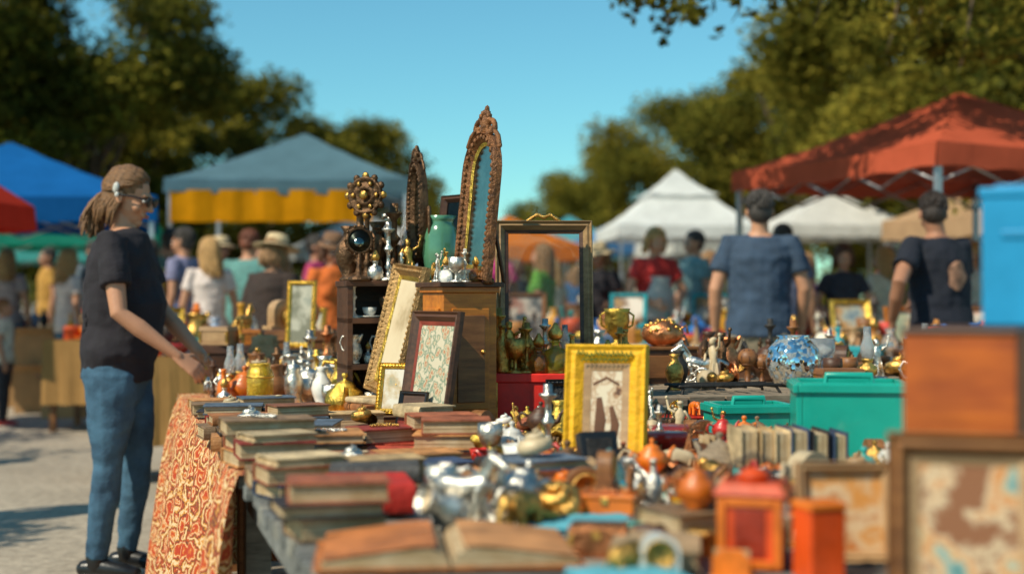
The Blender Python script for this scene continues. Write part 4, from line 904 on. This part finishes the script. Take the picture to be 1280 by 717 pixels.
for s in(-1,1):
    prof=[(0,.004),(.008*s,.022),(.03*s,.030),(.08*s,.028),(.14*s,.020),(.185*s,.012),(.187*s,.004)]
    if s<0: prof=list(reversed(prof))
    mb.prism(prof,-.12,.12,PAGES)
    mb.box((s*.10,0,.0015),(.196,.255,.003),LC,rot=(0,0,0))
    vs=[];k=8
    for i in range(k+1):
        x=s*(.02+.165*i/k); z=.031-max(0,(abs(x)-.05))*.13+.003; vs+=[(x,-.122,z),(x,.12,z)]
    mb.add(vs,[(i*2,i*2+2,i*2+3,i*2+1) for i in range(k)],LC if s<0 else mat('tan_paper',(.42,.19,.07),.8,0,.4,12),True)
mb.obj('open_book',(-.10,2.17,.757),(0,0,.10)); occ(-.19,2.17,.12); occ(0,2.17,.12)
me=bookmesh(.20,.15,.052,mat('red_cloth_cover',(.50,.020,.010),.7,0,.3,20,.4),None).mesh('book')
put(BOOKS[12][0],'book',(-.29,2.78,.75),(0,0,1.5)); put(BOOKS[2][0],'book',(-.27,2.80,.75+BOOKS[12][3]),(0,0,1.65))
put(me,'book',(-.265,2.64,.76),(0,0,1.75)); occ(-.27,2.68,.14); occ(-.26,2.5,.05)
put(bookmesh(.17,.13,.03,mat('kraft_cover',(.45,.30,.16),.8),None).mesh('book'),'book',(.215,2.12,.757),(0,0,-1.7)); occ(.215,2.12,.1)
LB=fabric('light_blue_cloth',(.13,.42,.50),.1); LB2=fabric('white_linen',(.60,.55,.45),.1); 
def cloth(x,y,w_,d_,rz,m,z=.757,name='folded_cloth'):
    mb=MB(); n=14
    for l in range(3):
        vs=[];fs=[]
        for i in range(n+1):
            for j in range(n+1):
                u=i/n-.5;v_=j/n-.5; e=max(abs(u),abs(v_))*2
                vs.append((u*w_*(1-.03*l)+.004*math.sin(j*1.3+l),v_*d_*(1-.02*l)+.004*math.sin(i*1.1+l),l*.006+.006*(1-e**6)+.006*noise.noise(Vector((u*9+l*3,v_*9,x*7)))))
        for i in range(n):
            for j in range(n): q=i*(n+1)+j; fs.append((q,q+n+1,q+n+2,q+1))
        mb.add(vs,fs,m,True)
    mb.obj(name,(x,y,z),(0,0,rz))
cloth(.13,2.40,.24,.15,.1,LB); cloth(.02,3.0,.2,.16,.6,LB2); cloth(.16,1.95,.16,.12,0.2,LB); cloth(.28,2.72,.16,.13,.5,LB2); cloth(.30,2.40,.14,.12,.2,fabric('teal_cloth',(.03,.25,.3),.1)); occ(.13,2.36,.06)
for x,y,k,mm,s,ry in [(-.125,2.50,'goblet',SILVER,.75,0),(-.05,2.45,'pitcher',SILVER,.75,1.2),(.0,2.48,'teapot',SILVER,.75,.5),(-.03,2.40,'scroll_bracket',SILVER,.8,1.0),(.03,2.42,'bowl',BRASS,.7,.3),(-.08,2.42,'horse_figurine',SILVER,1.0,0),(.05,2.52,'vase',BRASS,.7,1.3),(-.01,2.56,'goblet',SILVER,.8,1.2),(-.09,2.56,'scroll_bracket',SILVER,.8,.4),(.02,2.36,'toy_elephant',BRASS,.7,.1),(.075,2.45,'spoon',SILVER,1,0),(.08,2.50,'seashell_ornament',BRASS,.8,.5),(.04,2.46,'figurine',BRASS,.7,1.3),(-.13,2.42,'seashell_ornament',CREAM,.6,.3)]:
    item(k,mm,x,y,.765,s=s,ry=ry)
occ(-.02,2.47,.12)
mb=MB(); mb.lathe([(0,0),(.036,0),(.038,.004),(.038,.03),(.034,.032)],TEALC,24); mb.lathe([(.032,.032),(.033,.05),(.024,.07),(.008,.08),(.006,.084),(.009,.09),(.002,.096)],TGLASS,24); mb.obj('glass_domed_jar',(.185,2.71,.765)); occ(.185,2.71,.05)
for x,y,k,mm,s in [(.10,2.74,'seashell_ornament',ORANGEC,.6),(.32,2.5,'jewelry_box',YEL,.5),(.345,2.62,'teapot',IRON,.5),(.26,2.62,'bottle',SILVER,.5),(.02,3.15,'teacup',PORC,1.0),(-.05,3.28,'goblet',SILVER,.8),(.0,3.35,'teapot',PORC,.65)]:
    item(k,mm,x,y,.762,s=s); occ(x,y,.035)
mb=MB(); mb.lathe([(0,0),(.042,0),(.047,.006),(.047,.12),(.042,.132),(.036,.14),(.038,.15),(.038,.155),(.034,.155),(.033,.14),(.043,.12),(.043,.01),(0,.006)],mat('gilded_glass',(.85,.50,.02),.2,.3,.3,40,.5,trans=.5,coat=.5,rand=0),24,flute=.012,nf=16)
for z_ in (.02,.105): mb.lathe([(.0475,z_),(.0495,z_+.004),(.0475,z_+.008)],GOLD,24)
mb.obj('yellow_glass_jar',(-.885,5.0,.759)); occ(-.885,5.0,.11)
mb=MB(); mb.lathe([(0,0),(.03,0),(.034,.01),(.026,.03),(.034,.06),(.032,.1),(.022,.12),(.026,.135),(.02,.145),(.006,.15),(.004,.165)],SILVER,20,flute=.04,nf=10); mb.obj('silver_urn',(-.78,5.08,.759)); occ(-.78,5.08,.06)
item('candlestick',GOLD,-.58,4.92,.759,s=1.0); occ(-.58,4.92,.05); item('figurine',GOLD,-.54,4.72,.759,s=1.25); occ(-.54,4.72,.05)
mb=MB(); mb.box((0,0,.06),(.34,.2,.12),DARKW); mb.box((0,0,.125),(.35,.21,.012),MIDW); mb.box((0,-.103,.06),(.3,.006,.08),MIDW); mb.obj('dark_wooden_box',(.47,5.12,.84),(0,0,TH),bevel=.003); occ(.47,5.12,.19)
mb=MB(); mb.lathe([(0,0),(.036,0),(.036,.006),(.012,.016),(.014,.03),(.034,.05),(.043,.09),(.041,.12),(.046,.135),(.042,.135),(.036,.1),(0,.05)],GOLD,20,flute=.05,nf=8)
for s in(-1,1): mb.tube([(s*.038,0,.125),(s*.06,0,.11),(s*.055,0,.075),(s*.036,0,.065)],.004,GOLD,6)
mb.obj('brass_trophy_cup',(.375,5.08,.971))
mb=MB(); mb.ell((0,0,.045),(.075,.055,.05),COPPER,16); mb.lathe([(.03,0),(.035,.004),(.028,.012)],COPPER,16)
for i in range(26): a=R.uniform(0,6.28);t=R.uniform(.2,1.4); mb.ell((.073*math.cos(a)*math.sin(t),.053*math.sin(a)*math.sin(t),.045+.048*math.cos(t)),(.009,.008,.008),BRASS,6)
mb.tube([(.06,0,.06),(.085,0,.075),(.09,0,.05)],.005,COPPER,6); mb.obj('embossed_copper_casket',(.54,5.1,.971))
for x,y,k,mm,s in [(.66,4.95,'horse_figurine',SILVER,1.2),(.70,4.92,'figurine',CREAM,1.1),(.74,4.98,'figurine',BRONZE,1.2),(.69,5.03,'horse_figurine',BRONZE,1.3),(.63,4.86,'scroll_bracket',SILVER,.8),(.76,4.9,'scroll_bracket',COPPER,.9)]:
    item(k,mm,x,y,.84,s=s); occ(x,y,.03)
for x,s in ((.82,1.0),(.87,.85)):
    mb=MB(); mb.lathe([(0,0),(.03,0),(.03,.006),(.01,.014),(.009,.06),(.03,.075)],MIDW,14,sc=s); mb.ell((0,0,.095*s),(.036*s,.036*s,.034*s),MIDW,16)
    for i in range(8): a=i*pi/4; mb.tube([(.03*s*math.cos(a),.03*s*math.sin(a),.078*s),(.037*s*math.cos(a),.037*s*math.sin(a),.096*s),(.02*s*math.cos(a),.02*s*math.sin(a),.124*s)],.002,DARKW,4)
    mb.obj('carved_wooden_finial',(x,4.95,.84)); occ(x,4.95,.04)
# crackle crystal bowl: cut facets, some silvered
CR,ntc,bc=base_nt('crackle_crystal'); tcc=ntc.nodes.new('ShaderNodeTexCoord'); vv=ntc.nodes.new('ShaderNodeTexVoronoi'); vv.inputs['Scale'].default_value=70; ntc.links.new(tcc.outputs['Object'],vv.inputs[0])
bc.inputs['Transmission Weight'].default_value=.8; bc.inputs['Roughness'].default_value=.07; bc.inputs['Coat Weight'].default_value=.8; bc.inputs['IOR'].default_value=1.5
ntc.links.new(ramp(ntc,vv.outputs['Color'],[(.2,(.80,.90,.92)),(.9,(.97,.98,.97))]),bc.inputs['Base Color'])
sep=ntc.nodes.new('ShaderNodeSeparateColor'); ntc.links.new(vv.outputs['Color'],sep.inputs[0])
gt=ntc.nodes.new('ShaderNodeMath'); gt.operation='GREATER_THAN'; gt.inputs[1].default_value=.45; ntc.links.new(sep.outputs[0],gt.inputs[0]); ntc.links.new(gt.outputs[0],bc.inputs['Metallic'])
# each cell gets its own facet tilt
geo=ntc.nodes.new('ShaderNodeNewGeometry'); vs1=ntc.nodes.new('ShaderNodeVectorMath'); vs1.operation='SUBTRACT'; vs1.inputs[1].default_value=(.5,.5,.5); ntc.links.new(vv.outputs['Color'],vs1.inputs[0])
vs2=ntc.nodes.new('ShaderNodeVectorMath'); vs2.operation='MULTIPLY_ADD'; vs2.inputs[1].default_value=(.75,.75,.75); ntc.links.new(vs1.outputs[0],vs2.inputs[0]); ntc.links.new(geo.outputs['Normal'],vs2.inputs[2])
vs3=ntc.nodes.new('ShaderNodeVectorMath'); vs3.operation='NORMALIZE'; ntc.links.new(vs2.outputs[0],vs3.inputs[0]); ntc.links.new(vs3.outputs[0],bc.inputs['Normal'])
mb=MB(); mb.lathe([(0,0),(.045,0),(.07,.018),(.092,.06),(.096,.09),(.085,.13),(.06,.158),(.052,.168),(.058,.176),(.052,.176),(.047,.166),(.08,.12),(.086,.08),(.05,.02),(0,.01)],CR,36); mb.obj('crackle_glass_bowl',(.965,4.88,.84)); occ(.965,4.88,.14)
item('goblet',CLEAR,1.08,4.98,.84,s=1.35); occ(1.08,4.98,.05)
mb=MB()
for i in range(7): mb.tube([(-.16+i*.053,-.06,.02),(-.16+i*.053,.06,.02)],.004,IRON,6)
for y in(-.06,0,.06): mb.tube([(-.175,y,.026),(.175,y,.026)],.005,IRON,6)
for sx in(-1,1):
    for sy in(-1,1): mb.tube([(sx*.16,sy*.055,.02),(sx*.17,sy*.065,.0)],.005,IRON,6)
mb.obj('iron_trivet_rack',(.68,4.58,.84),(0,0,TH)); occ(.6,4.56,.09); occ(.76,4.60,.09); occ(.9,4.64,.07); occ(.47,4.55,.07)
for x,y,w_,d_,h_,mm in [(-1.28,6.55,.32,.2,.18,DARKW),(-1.02,6.9,.34,.24,.24,MIDW),(-.98,6.5,.22,.16,.16,BLACK),(-.6,6.7,.2,.16,.14,MIDW),(-1.25,6.95,.2,.2,.2,MIDW),(-1.12,6.3,.26,.16,.13,DARKW)]:
    mb=MB(); mb.box((0,0,h_*.4),(w_,d_,h_*.75),mm); mb.box((0,0,h_*.88),(w_+.012,d_+.012,h_*.2),mm,top=.95); mb.box((0,-d_/2-.005,h_*.75),(.03,.01,.04),BRASS)
    for s in(-1,1): mb.box((s*w_*.35,-d_/2-.003,h_*.42),(.02,.004,h_*.7),BRASS)
    mb.obj('wooden_chest',(x,y,.75),(0,0,.1),bevel=.003); occ(x,y,.14)
mb=frame(.14,.31,.022,.018,GOLD,painting('green_portrait',[(.3,.32,.26),(.5,.48,.38),(.2,.2,.14)],10,8,8),'rect',beads=(.005,.014)); mb.obj('gilt_picture_frame',(-.97,6.5,.915),(math.radians(-8),0,-.2))
for x,y,z_,k,mm,s in [(-1.34,6.5,.93,'jewelry_box',PALEW,1.1),(-1.2,6.55,.93,'jewelry_box',ORW,.9),(-1.3,6.9,.95,'horse_figurine',BRASS,1.3),(-1.05,6.88,.99,'teapot',BRASS,1),(-1.12,6.9,.99,'mantel_clock',PALEW,1.1),(-.62,6.7,.89,'pitcher',SILVER,1.2),(-.55,6.68,.89,'candlestick',SILVER,1.1),(-.98,6.95,.99,'vase',ORANGEC,1),(-1.1,6.3,.88,'letter_rack',PALEW,1.1)]:
    item(k,mm,x,y,z_,s=s)
# ------------------------------------------------------------------ books on the left half
r=random.Random(33)
b_=-.02
row=0
while b_<3.1:
    a=.075+(row%2)*.015
    amax=.62 if b_<1.9 else .42
    while a<amax:
        x,y,_=TL(a+r.uniform(-.01,.01),b_+r.uniform(-.012,.012))
        if free(x,y,.05):
            z=.7525 if b_<1.0 else .7610
            base=TH+r.choice([0,-pi/2,-pi/2,-pi/2,pi/2])+r.uniform(-.15,.15)
            nst=r.choice([1,2,2,3]) if b_<2.4 else r.choice([1,1,2])
            if b_<.3: nst=min(nst,2)
            for q in range(nst):
                me,w_,d_,t_=BOOKS[r.randrange(len(BOOKS))]
                put(me,'book',(x+r.uniform(-.012,.012),y+r.uniform(-.012,.012),z+.0003),(0,0,base+r.uniform(-.25,.25)),scale=.9); z+=t_*.9+.0004
            occ(x,y,.065)
            if r.random()<.2: item(r.choice(['spoon','beads','seashell_ornament']),r.choice([SILVER,BRASS,CREAM]),x,y,z,s=.6)
        a+=.15
    b_+=.165; row+=1
# ------------------------------------------------------------------ scatter small goods
KS=['vase','candlestick','goblet','perfume_bottle','bottle','teacup','pitcher','teapot','bell','bowl','jewelry_box','tin','figurine','horse_figurine','mantel_clock','beads','spoon','scroll_bracket','trinket_dish','oil_lamp','seashell_ornament']
LOW=['teacup','bowl','jewelry_box','jewelry_box','tin','figurine','horse_figurine','beads','scroll_bracket','trinket_dish','scroll_bracket','toy_elephant','letter_rack','teapot','seashell_ornament','toy_elephant','letter_rack','mantel_clock']
MM=[SILVER,SILVER,BRASS,BRASS,GOLD,COPPER,BRONZE,PORC,PORCB,CREAM,MIDW,DARKW,PALEW,TEALC,REDC,CLEAR,ORANGEC]
WM=[BRASS,COPPER,BRONZE,CREAM,MIDW,DARKW,PALEW,PORC,SILVER,ORANGEC,REDC,GREYW,BM[3],BM[9],BM[12],TEALC,SILVER,SILVER,BRASS,GOLD]
def scatter(a0,a1,b0,b1,z,n,kinds,mats,smin,smax,rad=.035,seed=1,tip=.15):
    r=random.Random(seed); cnt=0
    for _ in range(n*10):
        if cnt>=n: break
        s=r.uniform(smin,smax); p=TL(r.uniform(a0,a1),r.uniform(b0,b1)); q=rad*s
        if not free(p.x,p.y,q): continue
        k=r.choice(kinds); m_=r.choice(mats)
        if k in('candlestick','scroll_bracket','spoon','bell') and m_ in (CLEAR,PORC,PORCB,CREAM,TEALC): m_=SILVER
        if k in('jewelry_box','letter_rack','mantel_clock') and m_ in (CLEAR,SILVER,GOLD): m_=MIDW
        ti=r.random()<tip and k not in('jewelry_box','letter_rack','mantel_clock')
        item(k,m_,p.x,p.y,z+(.03*s if ti else 0),rz=r.uniform(0,6.28),s=s,rx=(r.uniform(1.1,1.5) if ti else 0)); occ(p.x,p.y,q); cnt+=1
r=random.Random(91); nbx=0
for _ in range(300):
    p=TL(r.uniform(.50,1.55),r.uniform(-.1,2.0)); 
    if nbx>=22: break
    if not free(p.x,p.y,.08) or p.y<2.3: continue
    nbx+=1
    h_=r.uniform(.03,.065); w_=r.uniform(.10,.15); d_=r.uniform(.08,.12); mm=r.choice([MIDW,DARKW,PALEW,REDC,ORANGEC,TEALC,BM[8],GREYW,BM[3]])
    rz=r.uniform(-.5,.8)
    if nbx%3==0:
        z=.7525
        for q in range(2): me,ww,dd,t_=BOOKS[r.randrange(28)]; put(me,'book',(p.x,p.y,z),(0,0,rz-1.3+q*.2),scale=.8); z+=t_*.8+.0005
        h_=z-.7525
    else:
        mb=MB(); mb.box((0,0,h_*.42),(w_,d_,h_*.84),mm); mb.box((0,0,h_*.92),(w_+.006,d_+.006,h_*.16),mm); mb.box((0,-d_/2-.002,h_*.8),(.014,.004,.014),BRASS)
        mb.obj('display_box',(p.x,p.y,.752),(0,0,rz),bevel=.002)
    occ(p.x,p.y,.07)
    for q in range(r.choice([2,3,3])):
        a=rz+q*2.1; item(r.choice(LOW),r.choice(WM),p.x+.034*math.cos(a),p.y+.030*math.sin(a),.7525+h_,s=r.uniform(.4,.58))
SV=[SILVER,SILVER,SILVER,BRASS,PORC,SILVER,GOLD]
scatter(.62,.85,2.0,3.4,.7605,14,['perfume_bottle','goblet','candlestick','figurine','bottle'],SV,.7,1.0,seed=2,rad=.04)
scatter(.40,1.24,2.5,3.76,.757,110,['candlestick','goblet','bottle','pitcher','perfume_bottle','figurine','vase','teapot','bell'],SV,.8,1.2,seed=3,tip=.03)
scatter(.05,.42,3.1,3.76,.759,22,KS,[MIDW,DARKW,BRONZE,BRASS,SILVER,CREAM,ORANGEC],.7,1.0,seed=31)
scatter(.2,1.45,4.0,5.25,.75,60,KS,[MIDW,DARKW,PALEW,BRONZE,BRASS,SILVER,CREAM,COPPER,ORANGEC],.8,1.3,seed=4,tip=.05)
scatter(.62,1.2,1.1,2.2,.75,120,LOW+['goblet','candlestick','vase'],[BRASS,COPPER,SILVER,GOLD,CREAM,BRONZE,MIDW],.55,.9,rad=.028,seed=5,tip=.4)
scatter(.55,1.7,.35,1.44,.75,220,LOW,WM,.45,.8,rad=.027,seed=6,tip=.3)
scatter(.40,1.6,-.2,.6,.75,150,LOW,WM,.40,.68,rad=.027,seed=7,tip=.3)
scatter(1.34,2.9,2.06,3.3,.84,90,KS,[BRASS,BRONZE,COPPER,MIDW,DARKW,SILVER,CREAM,IRON],.7,1.1,seed=8,tip=.15)
OCC2=OCC; OCC=[]
scatter(.62,1.5,.3,1.9,.752,90,['beads','spoon','scroll_bracket'],[SILVER,BRASS,GOLD,CREAM,REDC,COPPER],.5,.8,seed=9,tip=0)
# ------------------------------------------------------------------ background stalls
CL=[(.55,.10,.03),(.06,.27,.38),(.6,.52,.42),(.40,.22,.08),(.08,.33,.24),(.6,.38,.06),(.30,.05,.07),(.65,.60,.50)]
BMAT=[mat('stock_%d'%i,c,.5,0,.2,10,.1) for i,c in enumerate([(.68,.08,.015),(.03,.34,.38),(.65,.58,.45),(.50,.2,.04),(.08,.06,.05),(.72,.32,.02),(.02,.14,.42),(.58,.04,.025)])]
def stall(x,y,w_,d_,rz,ci,n,seed,z=.78,hmax=1.9):
    mb=MB(); c=fabric('cloth_%d'%ci,CL[ci],.15); k=24; vs=[];fs=[]
    mb.box((0,0,z-.02),(w_,d_,.03),MIDW)
    for s in(-1,1):
        for q in(-1,1): mb.box((s*(w_/2-.06),q*(d_/2-.06),(z-.03)/2),(.05,.05,z-.03),MIDW)
    per=[]
    for i in range(k): per.append((-w_/2+w_*i/k,-d_/2))
    for i in range(k//2): per.append((w_/2,-d_/2+d_*i/(k//2)))
    for i in range(k): per.append((w_/2-w_*i/k,d_/2))
    for i in range(k//2): per.append((-w_/2,d_/2-d_*i/(k//2)))
    n_=len(per); rr_=random.Random(seed)
    for j,zz_ in enumerate((z,z-.25,z-.55)):
        for i,(px_,py_) in enumerate(per):
            f=1.01+j*(.012+.012*math.sin(i*1.7)); vs.append((px_*f,py_*f,zz_+.01*rr_.random()*(j==2)))
    for j in range(2):
        for i in range(n_): q=(i+1)%n_; fs.append((j*n_+i,j*n_+q,(j+1)*n_+q,(j+1)*n_+i))
    fs.append(tuple(range(n_))); mb.add(vs,fs,c,False); mb.obj('market_table',(x,y,0),(0,0,rz))
    M_=Matrix.Rotation(rz,3,'Z')
    for _ in range(n):
        p=M_@Vector((rr_.uniform(-w_/2+.08,w_/2-.08),rr_.uniform(-d_/2+.08,d_/2-.08),0))
        item(rr_.choice(KS[:15]),rr_.choice(MM+BMAT*3),x+p.x,y+p.y,z+.001,rz=rr_.uniform(0,6),s=rr_.uniform(1.0,hmax),var=0)
for i,a in enumerate([(-2.5,16.6,2.4,.8,0,3,40),(-5.2,15.8,2.2,.8,.2,0,36),(-1.0,9.0,1.6,.8,.2,4,50),(-.2,13.0,2.6,.9,0,5,44),(1.3,11.0,1.6,.8,0,2,40),(2.9,9.9,2.2,.9,-.1,1,60),(2.1,13.6,2.6,.9,0,0,40),(4.6,11.8,2.2,.9,0,3,50),
    (3.0,17.5,3.0,.9,0,5,36),(-3.4,12.4,1.1,.8,0,3,34),(0,19,4,.9,0,2,30),(-4.5,21,3,.9,0,0,24),(5.9,16,3,.9,0,6,30),(-2.15,9.0,.7,.6,.2,3,26),(5.4,22,3,.9,0,5,24),(1.0,24,3.5,.9,0,0,24),(.2,10.2,1.0,.8,.1,6,30),(2.3,8.0,1.3,.6,-.1,3,40)]):
    stall(*a[:5],a[5],a[6],100+i,hmax=1.9 if i!=17 else 1.3)
for i,(x,y,w_,h_) in enumerate([(2.35,9.8,.3,.35),(3.3,10.0,.35,.3),(-.7,9.1,.28,.32),(.9,11.1,.3,.4),(-1.3,9.0,.24,.3),(4.2,11.7,.4,.4),(-.6,13,.4,.35),(1.9,13.5,.4,.4),(-2.9,16.5,.5,.5),(-1.9,16.6,.4,.5),(2.7,9.8,.25,.3),(-3.4,12.4,.3,.35),(-2.2,9.0,.26,.3),(.1,10.2,.3,.4)]):
    mb=frame(w_,h_,.035,.03,[GOLD,MIDW,ORW,BMAT[1]][i%4],painting('stock_print_%d'%(i%4),[[(.1,.2,.3),(.5,.5,.4),(.6,.3,.1)],[(.4,.1,.05),(.6,.5,.4),(.1,.1,.1)],[(.1,.3,.25),(.5,.5,.3),(.6,.6,.5)],[(.5,.3,.1),(.2,.1,.05),(.7,.6,.5)]][i%4],6,5,i),'rect'); mb.tube([(0,0,h_*.8),(0,h_*.35,.005)],.008,MIDW,5)
    mb.obj('picture_frame',(x,y,.782),(math.radians(-12),0,R.uniform(-.4,.4)))
CARD=mat('cardboard',(.46,.26,.11),.85,0,.15,8,.1)
for x,y,s,z_ in [(-5.25,14.9,.42,0),(-4.85,15.0,.36,0),(-5.2,14.95,.34,.38),(-4.75,16.2,.4,0),(-5.7,14.9,.45,0),(-4.7,14.2,.45,0),(-4.7,14.2,.4,.41),(-4.25,13.6,.4,0),(2.1,9.2,.4,0),(1.2,10.3,.35,0)]:
    mb=MB(); h_=s*.9; mb.box((0,0,h_/2),(s,s*.8,h_),CARD)
    for q in(-1,1): mb.box((0,q*s*.48,h_+.03),(s*.98,.006,s*.3),CARD,rot=(q*-.9,0,0)); mb.box((q*s*.58,0,h_+.02),(.006,s*.7,s*.26),CARD,rot=(0,q*.9,0))
    mb.obj('cardboard_box',(x,y,z_),(0,0,R.uniform(-.3,.3)))
